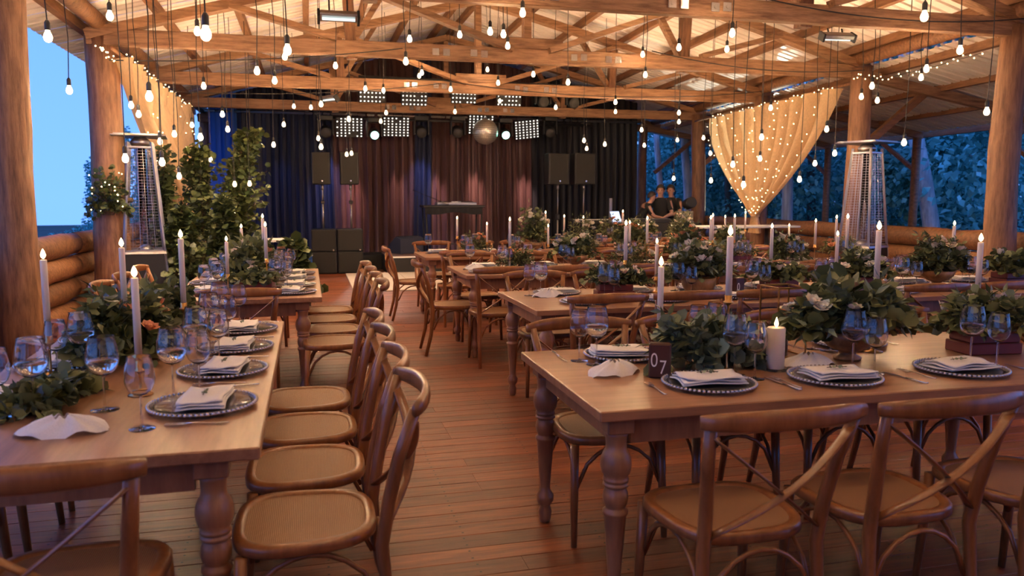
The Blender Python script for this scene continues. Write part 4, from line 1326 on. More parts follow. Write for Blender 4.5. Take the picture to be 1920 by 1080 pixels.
# ================================================================== patio heaters
def heater(x, y, rz, label, flame=False):
    t = thing('pyramid_heater', label, 'patio heater', (x, y, .002), rz, 'pyramid heaters')
    def fr(b0, z0, b1, z1, nm, m, th=.012):
        mb = MB()
        c = [(-1, -1), (1, -1), (1, 1), (-1, 1)]
        vs = [(a * b0, q * b0, z0) for a, q in c] + [(a * b1, q * b1, z1) for a, q in c]
        mb.add(vs, [(3, 2, 1, 0), (4, 5, 6, 7)] + [(i, (i + 1) % 4, 4 + (i + 1) % 4, 4 + i) for i in range(4)])
        part(nm, mb, m, t)
    fr(.27, .0, .235, .78, 'gas_cabinet', M['black'])
    fr(.245, .782, .235, .81, 'ledge', M['chrome'])
    for sx_ in (-1, 1):
        for sy in (-1, 1):
            part('corner_frame', MB().beam((sx_ * .275, sy * .275, .02), (sx_ * .13, sy * .13, 2.12), .028, .028), M['chrome'], t)
    for z, s in ((.82, .222), (2.06, .135)):
        for k in (-1, 1):
            part('frame_bar', MB().beam((-s, k * s, z), (s, k * s, z), .02, .02), M['chrome'], t)
            part('frame_bar', MB().beam((k * s, -s, z), (k * s, s, z), .02, .02), M['chrome'], t)
    for k, (dx, dy) in enumerate(((0, -1), (1, 0), (0, 1), (-1, 0))):
        g = MB()
        for i in range(34):
            z = .86 + i * .035; s = lerp(.215, .135, (z - .8) / 1.25)
            if dy: g.beam((-s, dy * s, z), (s, dy * s, z), .003, .003)
            else: g.beam((dx * s, -s, z), (dx * s, s, z), .003, .003)
        for q in (-.6, -.2, .2, .6):
            s0, s1 = .21, .135
            if dy: g.beam((q * s0, dy * s0, .83), (q * s1, dy * s1, 2.05), .004, .004)
            else: g.beam((dx * s0, q * s0, .83), (dx * s1, q * s1, 2.05), .004, .004)
        part('wire_guard', g, M['chrome'], t, kind='stuff')
    part('glass_tube', MB().lathe([(.05, .82), (.05, 2.05), (.047, 2.05), (.047, .82)], 20, cap=False), M['glass'], t, True)
    part('burner', MB().lathe([(.09, .81), (.09, .84), (.05, .87), (.02, .88)], 20), M['chrome'], t, True)
    mb = MB().box((-.27, -.27, 2.20), (.27, .27, 2.215)).box((-.30, -.30, 2.185), (.30, .30, 2.2), .004)
    part('top_reflector', mb, M['chrome'], t)
    part('reflector_neck', MB().lathe([(.1, 2.08), (.12, 2.13), (.06, 2.19)], 16), M['chrome'], t, True)
p = PZ(262, 249, 2.24); heater(p.x, p.y, .12, 'pyramid patio heater with wire guard on the left, beside the thick trunk post')
p = PZ(1627, 262, 2.24); heater(p.x, p.y, .35, 'pyramid patio heater with wire guard on the right, before the trunk post')

# ================================================================== sound and stage gear
def speaker_box(x, y, z0, w_, h_, d_, rz, label):
    t = thing('loudspeaker', label, 'speaker', (x, y, z0), rz, 'tall loudspeakers')
    part('cabinet', MB().box((-w_ / 2, 0, 0), (w_ / 2, d_, h_), .015), M['black'], t)
    part('grille', MB().box((-w_ / 2 + .03, -.012, .02), (w_ / 2 - .03, 0, h_ - .02), .004), M['grille'], t)
    part('badge', MB().lathe([(.018, 0), (.018, .004)], 12, (0, 0, 0), Matrix.Translation((.02, -.012, .07)) @ Matrix.Rotation(PI / 2, 4, 'X')), M['bead'], t)
    return t
def speaker_pole(x, y, z0, z1, label, tripod=False):
    t = thing('speaker_stand', label, 'speaker stand', (x, y, z0), 0, 'speaker stands')
    part('pole', MB().tube([(0, 0, 0), (0, 0, (z1 - z0) * .6)], .02, 8), M['silver'], t, True)
    part('pole', MB().tube([(0, 0, (z1 - z0) * .6), (0, 0, z1 - z0)], .015, 8), M['silver'], t, True)
    part('clamp', MB().box((-.04, -.04, (z1 - z0) * .57), (.04, .04, (z1 - z0) * .64), .01), M['black'], t)
    part('top_cup', MB().lathe([(.03, z1 - z0 - .1), (.03, z1 - z0 - .002)], 10), M['silver'], t, True)
    if tripod:
        for a in (.5, 2.6, 4.7):
            part('leg', MB().tube([(0, 0, .5), (math.cos(a) * .5, math.sin(a) * .5, 0.01)], .012, 6), M['black'], t, True)
GX = 15.7
for px0, px1, yt, yb, lb, sb in ((583, 620, 285, 346, 'left', 'left'), (637, 673, 285, 346, 'second from left', 'second')):
    a = PY(px0, yt, GX); b_ = PY(px1, yb, GX); x = (a.x + b_.x) / 2
    speaker_box(x, GX - .05, b_.z, b_.x - a.x, a.z - b_.z, .36, 0, f'black loudspeaker on a pole, {lb} of the four')
    speaker_pole(x + .02, GX + .1, .865, b_.z, f'pole standing on the subwoofers under the {sb} speaker')
for px0, px1, yt, yb, lb in ((1028, 1066, 287, 346, 'third from left'), (1077, 1115, 287, 346, 'rightmost')):
    a = PY(px0, yt, 16.2); b_ = PY(px1, yb, 16.2); x = (a.x + b_.x) / 2
    speaker_box(x, 16.15, b_.z, b_.x - a.x, a.z - b_.z, .36, 0, f'black loudspeaker on a pole, {lb} of the four')
    speaker_pole(x + .02, 16.3, 0.002, b_.z, f'tripod stand under the {lb} speaker', True)
for i, (px0, px1) in enumerate(((583, 630), (632, 680))):
    a = PY(px0, 430, 15.6); b_ = PY(px1, 430, 15.6)
    for k in range(2):
        t = thing('subwoofer', f'{"lower" if k == 0 else "upper"} black subwoofer of the {"left" if i == 0 else "right"} stack', 'subwoofer', ((a.x + b_.x) / 2, 15.55, .002 + k * .43), 0, 'stacked subwoofers')
        w2 = (b_.x - a.x) / 2
        part('cabinet', MB().box((-w2, 0, 0), (w2, .6, .426), .012), M['black'], t)
        part('grille', MB().box((-w2 + .02, -.012, .02), (w2 - .02, 0, .406), .004), M['grille'], t)
        if k == 1: part('badge', MB().lathe([(.018, 0), (.018, .004)], 12, mtx=Matrix.Translation((w2 - .06, -.012, .03)) @ Matrix.Rotation(PI / 2, 4, 'X')), M['bead'], t)
# stage block and wedge monitors
a = PY(725, 512, 15.35); b_ = PY(800, 512, 15.35)
t = thing('stage_block', 'low black stage block in front of the curtains, right of the subwoofers', 'stage block', ((a.x + b_.x) / 2 + .3, 15.35, .002))
w2 = (b_.x - a.x) / 2 + .3
part('body', MB().box((-w2, 0, 0), (w2, 1.1, .33), .01), M['black'], t)
part('top_carpet', MB().box((-w2 - .01, -.01, .331), (w2 + .01, 1.11, .345)), M['wine'], t)
part('white_edge', MB().box((-w2 + .1, -.018, .30), (w2, -.011, .33)), M['white'], t)
def wedge(x, y, z, rz, label, m='black'):
    t = thing('floor_monitor', label, 'stage monitor', (x, y, z), rz, 'wedge monitors')
    mb = MB()
    pr = [(0, 0), (.42, 0), (.42, .16), (.16, .34), (0, .30)]
    vs = [(-.28, y_, z_) for y_, z_ in pr] + [(.28, y_, z_) for y_, z_ in pr]
    mb.add(vs, [(0, 1, 2, 3, 4), (9, 8, 7, 6, 5)] + [(i, i + 5, (i + 1) % 5 + 5, (i + 1) % 5) for i in range(5)])
    part('cabinet', mb, M[m], t)
    part('grille', MB().beam((0, .415, .175), (0, .175, .345), .5, .008), M['grille'], t)
wedge(2.0, 15.9, .348, .5, 'wedge monitor standing on the stage block', 'navy')
p = PY(700, 500, 16.3); wedge(p.x, 16.3, .002, .2, 'wedge monitor on the floor between subwoofers and stage block')

# DJ table with mixer
a = PY(790, 385, 16.6); b_ = PY(904, 385, 16.6)
t = thing('dj_table', 'tall narrow black table with folding legs before the wine curtains', 'table', ((a.x + b_.x) / 2, 16.6, .002))
w2 = (b_.x - a.x) / 2; zt = a.z
part('tabletop', MB().box((-w2, -.3, zt - .05), (w2, .3, zt), .008), M['black'], t)
for s in (-1, 1):
    for y_ in (-.26, .26):
        part('leg', MB().tube([(s * (w2 - .06), y_, zt - .05), (s * (w2 - .1), y_, 0)], .018, 8), M['black'], t, True)
part('brace', MB().beam((-w2 + .1, -.26, .5), (w2 - .1, -.26, .5), .02, .02), M['black'], t)
part('front_cloth', MB().grid(lambda u, v: Vector((lerp(-w2 * .95, w2 * .9, u), -.29 + .012 * math.sin(u * 40), zt - .05 - .12 * v * (1 + .2 * math.sin(u * 9)))), 40, 3), M['dark'], t, True)
t = thing('dj_controller', 'silver topped mixer and decks lying on the DJ table', 'mixer', (3.02, 16.55, zt + .004))
part('body', MB().box((-.42, -.16, 0), (.42, .16, .06), .008), M['silver'], t)
for s in (-1, 1): part('jog_wheel', MB().lathe([(.1, .061), (.1, .075), (.03, .08)], 20, (s * .27, 0, 0)), M['black'], t, True)
kb = MB(); [kb.lathe([(.012, .061), (.01, .08)], 8, (-.08 + .04 * (i % 5), -.1 + .06 * (i // 5), 0)) for i in range(15)]
part('knobs', kb, M['white'], t, kind='stuff')
p = PY(805, 358, 16.3)
t = thing('microphone_stand', 'thin black boom microphone stand left of the DJ table', 'microphone stand', (p.x - .25, 16.3, .002))
part('pole', MB().tube([(0, 0, 0), (0, 0, 1.5)], .01, 6), M['black'], t)
part('boom', MB().tube([(-.1, 0, 1.62), (.5, 0, 1.38)], .007, 6), M['black'], t)
part('microphone', MB().lathe([(.012, 0), (.014, .1), (.024, .12), (.024, .15), (.01, .165)], 10, mtx=Matrix.Translation((.5, 0, 1.38)) @ Matrix.Rotation(1.9, 4, 'Y')), M['silver'], t, True)
for a_ in (.4, 2.5, 4.6): part('leg', MB().tube([(0, 0, .12), (.3 * math.cos(a_), .3 * math.sin(a_), .01)], .008, 5), M['black'], t)

# lights over the stage -------------------------------------------------
tag(link('lighting_bar', MB().tube([(0.2, 17.5, 3.16), (6.4, 17.5, 3.12)], .03, 10).mesh('lighting_bar', M['black'], True)), 'lower black lighting bar before the stage curtains', 'pipe')
tag(link('lighting_bar', MB().tube([(1.0, 15.8, 3.78), (5.4, 15.8, 3.74)], .03, 10).mesh('lighting_bar', M['black'], True)), 'upper black lighting bar between the two farthest trusses', 'pipe')
def led_panel(px, py, Y, w_, h_, nx, nz, label, tilt=.25, roll=0.0, zbar=3.15):
    p = PY(px, py, Y)
    t = thing('led_panel', label, 'stage light', p, 0, 'led matrix panels')
    R_ = Matrix.Rotation(roll, 4, 'Y') @ Matrix.Rotation(tilt, 4, 'X')
    part('housing', MB().box((-w_ / 2 - .03, 0, -h_ / 2 - .03), (w_ / 2 + .03, .08, h_ / 2 + .03), .006, R_), M['black'], t)
    lm = MB()
    rg = random.Random(px)
    for i in range(nx):
        for j in range(nz):
            if rg.random() < .06: continue
            lm.box((-w_ / 2 + w_ * i / (nx - 1) - .012, -.006, -h_ / 2 + h_ * j / (nz - 1) - .011), (-w_ / 2 + w_ * i / (nx - 1) + .012, .001, -h_ / 2 + h_ * j / (nz - 1) + .011), 0, R_)
    part('leds', lm, M['led'], t, kind='stuff')
    s = w_ / 2 + .04
    zb = max(zbar - p.z, h_ / 2 + .05)
    part('yoke', MB().tube([(-s, .04, 0), (-s, .04, zb - .05), (s, .04, zb - .05), (s, .04, 0)], .01, 6), M['black'], t)
for i, (px, py) in enumerate(((655, 239), (743, 238), (902, 234), (988, 243))):
    led_panel(px, py, 17.4, .50, .36, 7, 7, f'white dotted led panel hanging below the last beam, {RL[i]}', roll=.0 if i < 3 else -.12)
for i, (px, py) in enumerate(((698, 178), (777, 184), (870, 180), (955, 185))):
    led_panel(px, py, 15.75, .44, .24, 7, 4, f'white dotted led panel seen between the last two beams, {RL[i]}', zbar=3.76)
def moving_head(px, py, Y, label, on=None, zbar=3.15):
    p = PY(px, py, Y)
    t = thing('moving_head_light', label, 'stage light', (p.x, p.y, p.z), 0, 'moving head lights')
    part('base', MB().box((-.15, -.12, .22), (.15, .12, .32), .012), M['black'], t)
    for s in (-1, 1): part('arm', MB().box((s * .15 - .02, -.06, -.08), (s * .15 + .02, .06, .23), .01), M['black'], t)
    mt = Matrix.Translation((0, .05, 0)) @ Matrix.Rotation(PI / 2 + .35, 4, 'X')
    part('head', MB().lathe([(.06, -.14), (.11, -.1), (.125, .05), (.11, .14), (.10, .14)], 18, mtx=mt), M['black'], t, True)
    part('lens', MB().lathe([(.085, .142), (.06, .155), (.0, .16)], 18, mtx=mt, cap=False), M[on or 'lens_off'], t, True)
    part('clamp', MB().box((-.03, -.03, .32), (.03, .03, max(.34, zbar - p.z)), .004), M['black'], t)
for i, (px, py, on) in enumerate(((611, 246, None), (702, 250, 'lens'), (790, 246, None), (858, 246, None), (947, 250, 'lens'), (1031, 246, None))):
    moving_head(px, py, 17.45, f'black moving head light below the last beam, {RL[i]}{", glowing green white" if on else ""}', on)
for i, (px, py) in enumerate(((1018, 188), (1075, 190))):
    moving_head(px, py, 15.75, f'black moving head light between the last two beams, {["left", "right"][i]} of two', None, 3.75)
# warm wash thrown by the led panels on the wine cloth
for px, e, col in ((662, 30, (1, .50, .42)), (745, 16, (1, .58, .46)), (820, 22, (1, .58, .48)), (893, 34, (1, .58, .46)), (985, 38, (1, .60, .5)), (620, 14, (.35, .4, 1)), (792, 12, (.35, .4, 1)), (450, 8, (.1, .25, 1)), (530, 3, (.15, .3, 1))):
    l = bpy.data.lights.new('wash', 'SPOT'); l.energy = e; l.color = col; l.spot_size = .36 if col[0] > .5 else .7; l.spot_blend = 1; l.shadow_soft_size = .03
    p = PY(px, 235, 17.35); o = link('wash_lamp', l, None, (p.x, 17.62, 3.12))
    tgt = PY(px, 372, YC); o.rotation_euler = (tgt - o.location).to_track_quat('-Z', 'Y').to_euler()
    l.energy = e * 13
for (a_, b_, e, col, sz) in (((1.2, 17.5, 3.1), (1.3, 13.6, 0), 260, (1, .9, .8), .7), ((3.9, 17.5, 3.1), (3.0, 13.8, 0), 200, (1, .9, .8), .8)):
    l = bpy.data.lights.new('panel_light', 'SPOT'); l.energy = e; l.color = col; l.spot_size = sz; l.spot_blend = .5; l.shadow_soft_size = .1
    o = link('panel_light', l, None, a_); o.rotation_euler = (Vector(b_) - Vector(a_)).to_track_quat('-Z', 'Y').to_euler()
# floodlight standing outside, shining up through the open bay on the drape and the roof
fx, fy = 11.3, 18.6
t = thing('flood_lamp', 'floodlight standing on the ground outside beyond the right gold drape', 'floodlight', (fx, fy, -.34))
part('housing', MB().box((-.12, -.05, .3), (.12, .05, .5), .01), M['black'], t)
part('stake', MB().tube([(0, 0, -.1), (0, 0, .3)], .012, 6), M['black'], t)
l = bpy.data.lights.new('flood', 'SPOT'); l.energy = 1500; l.color = (.92, 1, .85); l.spot_size = .55; l.spot_blend = .4; l.shadow_soft_size = .05
o = link('flood_light', l, None, (fx - .08, fy - .08, .06)); o.rotation_euler = (Vector((7.4, 14.3, 3.5)) - Vector((fx, fy, .06))).to_track_quat('-Z', 'Y').to_euler()
# mirror ball
p = PY(910, 247, 17.15)
t = thing('mirror_ball', 'mirror ball of small square facets hanging before the stage', 'mirror ball', p)
mb = MB(); Rb = .275
mb.sphere((0, 0, 0), Rb - .006, 20, 12); part('core', mb, M['silver'], t, True)
tm_ = MB(); rg = random.Random(2)
for j in range(19):
    ph = -PI / 2 + PI * (j + .5) / 19; nn = max(4, int(2 * PI * math.cos(ph) * Rb / .04))
    for i in range(nn):
        a = 2 * PI * (i + .5) / nn
        nrm = Vector((math.cos(ph) * math.cos(a), math.cos(ph) * math.sin(a), math.sin(ph)))
        nj = (nrm + Vector((rg.gauss(0, .04), rg.gauss(0, .04), rg.gauss(0, .04)))).normalized()
        ux = Vector((0, 0, 1)).cross(nj).normalized(); uy = nj.cross(ux); c = nrm * Rb; s = .0185
        tm_.add([c - ux * s - uy * s, c + ux * s - uy * s, c + ux * s + uy * s, c - ux * s + uy * s], [(0, 1, 2, 3)])
part('mirror_facets', tm_, M['mirror'], t, kind='stuff')
part('cable', MB().tube([(0, 0, Rb), (0, 0, z_roof(p.x, 17.15) - .02 - p.z)], .008, 6), M['silver'], t)
part('cap', MB().lathe([(.04, Rb - .01), (.03, Rb + .03)], 12), M['silver'], t)

# ceiling infrared heaters ----------------------------------------------
def ir_heater(px, py, Y, rz, tilt, label, zt):
    p = PY(px, py, Y)
    t = thing('infrared_heater', label, 'heater', p, rz, 'infrared heaters')
    R_ = Matrix.Rotation(tilt, 4, 'X')
    part('reflector', MB().box((-.17, -.05, .0), (.17, .06, .05), .01, R_), M['chrome'], t)
    part('tube', MB().tube([(-.145, 0, -.012), (.145, 0, -.012)], .012, 8), M['element'], t, True)
    for s in (-1, 1):
        part('end_cap', MB().box((s * .175 - .012, -.055, -.03), (s * .175 + .012, .065, .055), .004, R_), M['black'], t)
        part('bracket', MB().beam((s * .08, .03, .03), (s * .08, .06, zt - p.z), .015, .008), M['black'], t)
ir_heater(635, 34, 7.45, 0, -.5, 'bright infrared tube heater under the nearest truss, top left', ZB + .01)
ir_heater(1570, 72, 7.45, -.1, .5, 'dark infrared heater hanging under the nearest truss on the right', ZB + .01)
ir_heater(617, 186, 13.6, -.9, -.9, 'small tilted infrared heater at the third truss, above the left speakers', ZB + .01)

# ---- white slatted bench and small things behind the second left table
a = PY(466, 449, 12.9); b_ = PY(546, 449, 12.9)
t = thing('white_table', 'white slatted folding table before the navy curtains', 'table', ((a.x + b_.x) / 2, 12.9, .002))
w2 = (b_.x - a.x) / 2; zt = a.z
for i in range(6): part('slat', MB().box((-w2, -.35 + i * .12, zt - .03), (w2, -.35 + i * .12 + .105, zt)), M['white'], t)
for sx_ in (-1, 1):
    for sy in (-1, 1): part('leg', MB().beam((sx_ * (w2 - .05), sy * .3, 0), (sx_ * (w2 - .05), sy * .3, zt - .03), .03, .03), M['white'], t)
p = PZ(576, 505, 0.38)
a = PY(571, 500, 14.6)
t = thing('blue_crate', 'small blue crate left of the subwoofers', 'crate', (a.x, 14.6, .002))
part('body', MB().box((-.0, 0, 0), (.14, .3, .42), .01), M['blue'], t)
part('rim', MB().box((-.01, -.01, .421), (.15, .31, .44), .003), M['white'], t)

# ---- high pale ledge / bar under the right gold drape
a = PY(1302, 424, 12.2); b_ = PY(1482, 427, 12.2)
t = thing('high_bar_table', 'high pale topped bar table under the knot of the right gold drape', 'table', ((a.x + b_.x) / 2, 12.2, .002))
w2 = (b_.x - a.x) / 2; zt = a.z
part('tabletop', MB().box((-w2, -.3, zt - .035), (w2, .3, zt), .006), M['white'], t)
for s in (-.5, .5):
    part('leg', MB().tube([(s * w2, 0, 0.02), (s * w2, 0, zt - .035)], .035, 10), M['black'], t, True)
    part('foot_plate', MB().lathe([(.22, 0), (.22, .015), (.04, .03)], 20, (s * w2, 0, 0)), M['black'], t, True)

# ================================================================== mixing desk, keyboard stand
a = PY(1128, 405, 14.9); b_ = PY(1292, 405, 14.9)
t = thing('mixing_desk', 'long dark draped desk where three people work, beside the right trunk post', 'desk', ((a.x + b_.x) / 2 + .1, 14.9, .002))
w2 = (b_.x - a.x) / 2
part('tabletop', MB().box((-w2, -.35, .92), (w2, .35, .96), .005), M['black'], t)
part('drape_cloth', MB().grid(lambda u, v: Vector((lerp(-w2, w2, u), -.36 + .02 * math.sin(u * 60) * v, .955 - .94 * v)), 90, 4), M['dark'], t, True)
for s in (-1, 1):
    for y_ in (-.3, .3): part('leg', MB().tube([(s * (w2 - .05), y_, .92), (s * (w2 - .05), y_, 0)], .02, 6), M['black'], t)
p = PY(1218, 408, 14.85)
t = thing('mixing_console', 'black mixing console on the dark desk before the people', 'mixer', (p.x, 14.85, .961), -.1)
part('body', MB().box((-.4, -.22, 0), (.4, .22, .08), .01), M['black'], t)
fb = MB(); [fb.box((-.36 + .045 * i, -.16, .08), (-.345 + .045 * i, .1, .088)) for i in range(17)]
part('faders', fb, M['silver'], t, kind='stuff')
def laptop(px, Y, z, rz, label):
    p = PY(px, 400, Y)
    t = thing('laptop', label, 'laptop', (p.x, Y, z), rz)
    part('keyboard_base', MB().box((-.17, -.12, 0), (.17, .12, .015), .003), M['silver'], t)
    part('lid', MB().beam((0, .12, .012), (0, .19, .235), .34, .008), M['silver'], t)
    part('screen', MB().beam((0, .112, .03), (0, .18, .225), .31, .003), M['screen'], t)
    return t
laptop(1285, 14.85, .961, 2.6, 'open laptop with bright screen at the right end of the dark desk')
laptop(1166, 14.8, .961, .6, 'open silver laptop at the left end of the dark desk')
p = PY(1148, 400, 15.2)
t = thing('stand_panel', 'upright narrow grey screen panel left of the people', 'screen', (p.x, 15.3, .002), .2)
part('pole', MB().tube([(0, 0, 0), (0, 0, 1.1)], .015, 8), M['black'], t)
part('foot', MB().lathe([(.2, 0), (.2, .015), (.03, .03)], 16), M['black'], t)
part('panel', MB().box((-.03, -.02, .9), (.03, .02, 1.45), .005), M['silver'], t)
p = PY(1120, 405, 15.8)
t = thing('keyboard_stand', 'folding x frame keyboard stand in the dark right of the speakers', 'stand', (p.x, 15.8, .002))
for s in (-1, 1): part('crossed_leg', MB().beam((-s * .35, s * .03, .01), (s * .35, s * .03, .9), .03, .03), M['black'], t)
part('keyboard', MB().box((-.6, -.18, .915), (.6, .16, 1.0), .01), M['black'], t)
part('keys', MB().box((-.55, -.17, 1.0), (.55, -.03, 1.012)), M['white'], t)
for s in (-1, 1): part('rail', MB().box((-.4, s * .12 - .015, .895), (.4, s * .12 + .015, .914)), M['black'], t)
p = PY(1280, 395, 14.4)
t = thing('follow_spot', 'round black stage lamp on a stand beside the standing people', 'stage light', (p.x + .75, 15.6, .002))
part('pole', MB().tube([(0, 0, 0), (0, 0, 1.2)], .018, 8), M['black'], t)
part('housing', MB().lathe([(.09, -.15), (.12, -.1), (.12, .12), (.10, .12)], 18, mtx=Matrix.Translation((0, 0, 1.34)) @ Matrix.Rotation(1.35, 4, 'X')), M['black'], t, True)
part('lens', MB().lathe([(.098, .121), (.0, .122)], 18, mtx=Matrix.Translation((0, 0, 1.34)) @ Matrix.Rotation(1.35, 4, 'X'), cap=False), M['lens_off'], t)
for a_ in (.3, 2.4, 4.5): part('leg', MB().tube([(0, 0, .3), (.35 * math.cos(a_), .35 * math.sin(a_), .01)], .01, 5), M['black'], t)

# ================================================================== people
def skinned(chains, name, m, parent, sub=1):
    """chains: list of [(x,y,z,r),...]; a chain whose first point equals an existing vertex joins it there"""
    vs = []; es = []; rad = []; idx = {}
    for ch in chains:
        prev = None
        for (x, y, z, r_) in ch:
            k = (round(x, 4), round(y, 4), round(z, 4))
            if k not in idx:
                idx[k] = len(vs); vs.append((x, y, z)); rad.append(r_)
            i = idx[k]
            if prev is not None and prev != i: es.append((prev, i))
            prev = i
    me = bpy.data.meshes.new(name); me.from_pydata(vs, es, [])
    o = bpy.data.objects.new(name, me); C.objects.link(o)
    sk = o.modifiers.new('skin', 'SKIN'); sk.use_smooth_shade = True
    if not me.skin_vertices: 
        bpy.context.view_layer.update()
    for i, q in enumerate(me.skin_vertices[0].data):
        q.radius = (rad[i], rad[i]); q.use_root = (i == 0)
    sb = o.modifiers.new('sub', 'SUBSURF'); sb.levels = sub; sb.render_levels = sub
    dg = bpy.context.evaluated_depsgraph_get()
    m2 = bpy.data.meshes.new_from_object(o.evaluated_get(dg))
    bpy.data.objects.remove(o)
    m2.name = name; m2.materials.clear(); m2.materials.append(m)
    m2.polygons.foreach_set('use_smooth', [True] * len(m2.polygons))
    return link(name, m2, parent)
def person(x, y, rz, label, height=1.75, lean=0.0, arms=((.1, .45, 1.0), (.1, .45, 1.0)), head_tilt=0.0, hair=True):
    """faces local +Y; arms = hand targets (outward, forward, height) for left and right"""
    k = height / 1.75
    t = thing('person', label, 'person', (x, y, .002), rz)
    def P(a, b_, c): return (a * k, b_ * k, c * k)
    def ln(z): return lean * max(0, z - .95) / .5      # forward shift with height above the hip
    hip = P(0, 0, .95)
    ch = lambda pts: [(q[0] * k, q[1] * k, q[2] * k, q[3] * k) for q in pts]
    nz = 1.45 - abs(lean) * .25; cz = 1.30 - abs(lean) * .12
    neck = (0, ln(nz), nz, .058); chest = (0, ln(cz), cz, .095); waist = (0, ln(1.1), 1.1, .095)
    hx, hy, hz = 0, ln(nz) + .03 + head_tilt, nz + .13
    body = [[(0, 0, .95, .12), waist, chest, neck, (0, hy - .02, nz + .06, .050), (hx, hy - .005, hz - .04, .066), (hx, hy, hz + .03, .080), (hx, hy - .01, hz + .08, .06)],
            [(hx, hy, hz - .02, .07)[:3] + (.03,), (hx, hy + .095, hz - .01, .014)]]
    limbs = []
    for s, ar in zip((-1, 1), arms):
        sh = (s * .185, ln(cz) , cz + .09, .058)
        hand = (s * ar[0] + s * .05, ar[1], ar[2])
        el = ((sh[0] + hand[0]) / 2 + s * .10, (sh[1] + hand[1]) / 2 - .08, (sh[2] + hand[2]) / 2 - .10, .042)
        wr = (hand[0], hand[1], hand[2], .027)
        limbs.append([chest, sh, el, wr])
        d = (Vector(wr[:3]) - Vector(el[:3])).normalized(); sd = d.cross(Vector((0, 0, 1))).normalized()
        pm = Vector(wr[:3]) + d * .07
        limbs.append([wr, (*pm, .030)])
        for f in range(4):
            o_ = sd * (f - 1.5) * .021; L_ = (.065, .078, .072, .055)[f]
            a_ = pm + o_ + d * .02; b2 = a_ + d * L_ * .55 + Vector((0, 0, -.008)); c2 = b2 + d * L_ * .45 + Vector((0, 0, -.02))
            limbs.append([(*pm, .030), (*a_, .010), (*b2, .009), (*c2, .008)])
        th = Vector(wr[:3]) + d * .03; a_ = th - sd * s * .035 + d * .02; b2 = a_ + d * .035 - sd * s * .008
        limbs.append([wr, (*th, .02), (*a_, .011), (*b2, .009)])
        limbs.append([(0, 0, .95, .12), (s * .10, 0, .88, .092), (s * .105, .02, .50, .062), (s * .11, -.02, .10, .038), (s * .115, .0, .05, .040), (s * .12, .13, .035, .032)])
    skinned([ch(c) for c in body[:1] + limbs], 'body', M['skin'], t, 1)
    # face: nose, ears, eyes, mouth line
    fm = MB(); hc = Vector((hx * k, hy * k, hz * k))
    fm.sphere(hc + Vector((0, .088, -.005)) * k, .017 * k, 6, 5, (.8, 1.1, 1.4))
    for s in (-1, 1): fm.sphere(hc + Vector((s * .082, -.005, 0)) * k, .024 * k, 6, 5, (.4, .8, 1.2))
    part('nose_and_ears', fm, M['skin'], t, True)
    em = MB()
    for s in (-1, 1): em.sphere(hc + Vector((s * .032, .077, .02)) * k, .011 * k, 6, 4)
    part('eyes', em, M['hair'], t, True)
    part('mouth', MB().tube([hc + Vector((-.022, .077, -.045)) * k, hc + Vector((0, .083, -.047)) * k, hc + Vector((.022, .077, -.045)) * k], .004 * k, 5), M['maroon'], t, True)
    hm = MB()
    def hf(u, v):
        a = u * 2 * PI; ph = PI / 2 - v * (1.5 - .35 * math.sin(a))
        return hc + Vector((.094 * math.cos(ph) * math.cos(a), .100 * math.cos(ph) * math.sin(a) - .016, .025 + .122 * math.sin(ph))) * k
    hm.grid(hf, 20, 8); part('hair', hm, M['hair'], t, True)
    g = .014
    sm = MB(); n = 20
    rings = [(.90, .165, .115), (.98, .160, .112), (1.10, .148, .104), (cz - .06, .156, .110), (cz + .03, .168, .110), (cz + .08, .150, .098), (cz + .12, .105, .080), (nz + .0, .066, .064)]
    for z_, wx_, wy_ in rings:
        sm.v += [Vector((wx_ * math.cos(2 * PI * i / n), ln(z_) + wy_ * math.sin(2 * PI * i / n), z_)) * k for i in range(n)]
    for j in range(len(rings) - 1):
        for i in range(n):
            sm.f.append((j * n + i, j * n + (i + 1) % n, (j + 1) * n + (i + 1) % n, (j + 1) * n + i)); sm.mi.append(0)
    for s, ar in zip((-1, 1), arms):
        sh = Vector((s * .165, ln(cz), cz + .07))
        hand = (s * ar[0] + s * .05, ar[1], ar[2])
        el = Vector(((sh.x + hand[0]) / 2 + s * .10, (sh.y + hand[1]) / 2 - .08, (sh.z + hand[2]) / 2 - .10))
        sm.tube([q * k for q in (sh - Vector((s * .05, 0, -.01)), sh, sh.lerp(el, .35), sh.lerp(el, .75))], [.055 * k, .066 * k, .060 * k, .056 * k], 12, up=(0, 1, 0))
    part('shirt', sm, M['shirt'], t, True)
    leg = [[(0, 0, .93, .10), (s * .09, 0, .87, .095), (s * .105, .02, .50, .077), (s * .11, -.02, .09, .056)] for s in (-1, 1)]
    skinned([ch(c) for c in leg], 'trousers', M['dark'], t, 1)
    return t
p = PY(1235, 352, 15.5); person(p.x + .17, 15.75, PI - .5, 'person in a black shirt standing behind the mixing desk, middle of three, looking down', 1.80, .10, ((.05, .42, 1.02), (.12, .40, 1.02)), .02)
p = PY(1258, 352, 15.5); person(p.x + .27, 15.95, PI - .9, 'person in a black shirt at the right of the three behind the desk', 1.80, .08, ((.05, .40, 1.05), (.1, .38, 1.08)), .02)
p = PY(1206, 370, 15.4); person(p.x + .02, 15.75, -PI / 2 - .2 + PI * 0 , 'person in a dark shirt bending forward over the desk, left of the three', 1.70, .30, ((.05, .62, 1.02), (.05, .60, 1.05)), .05)

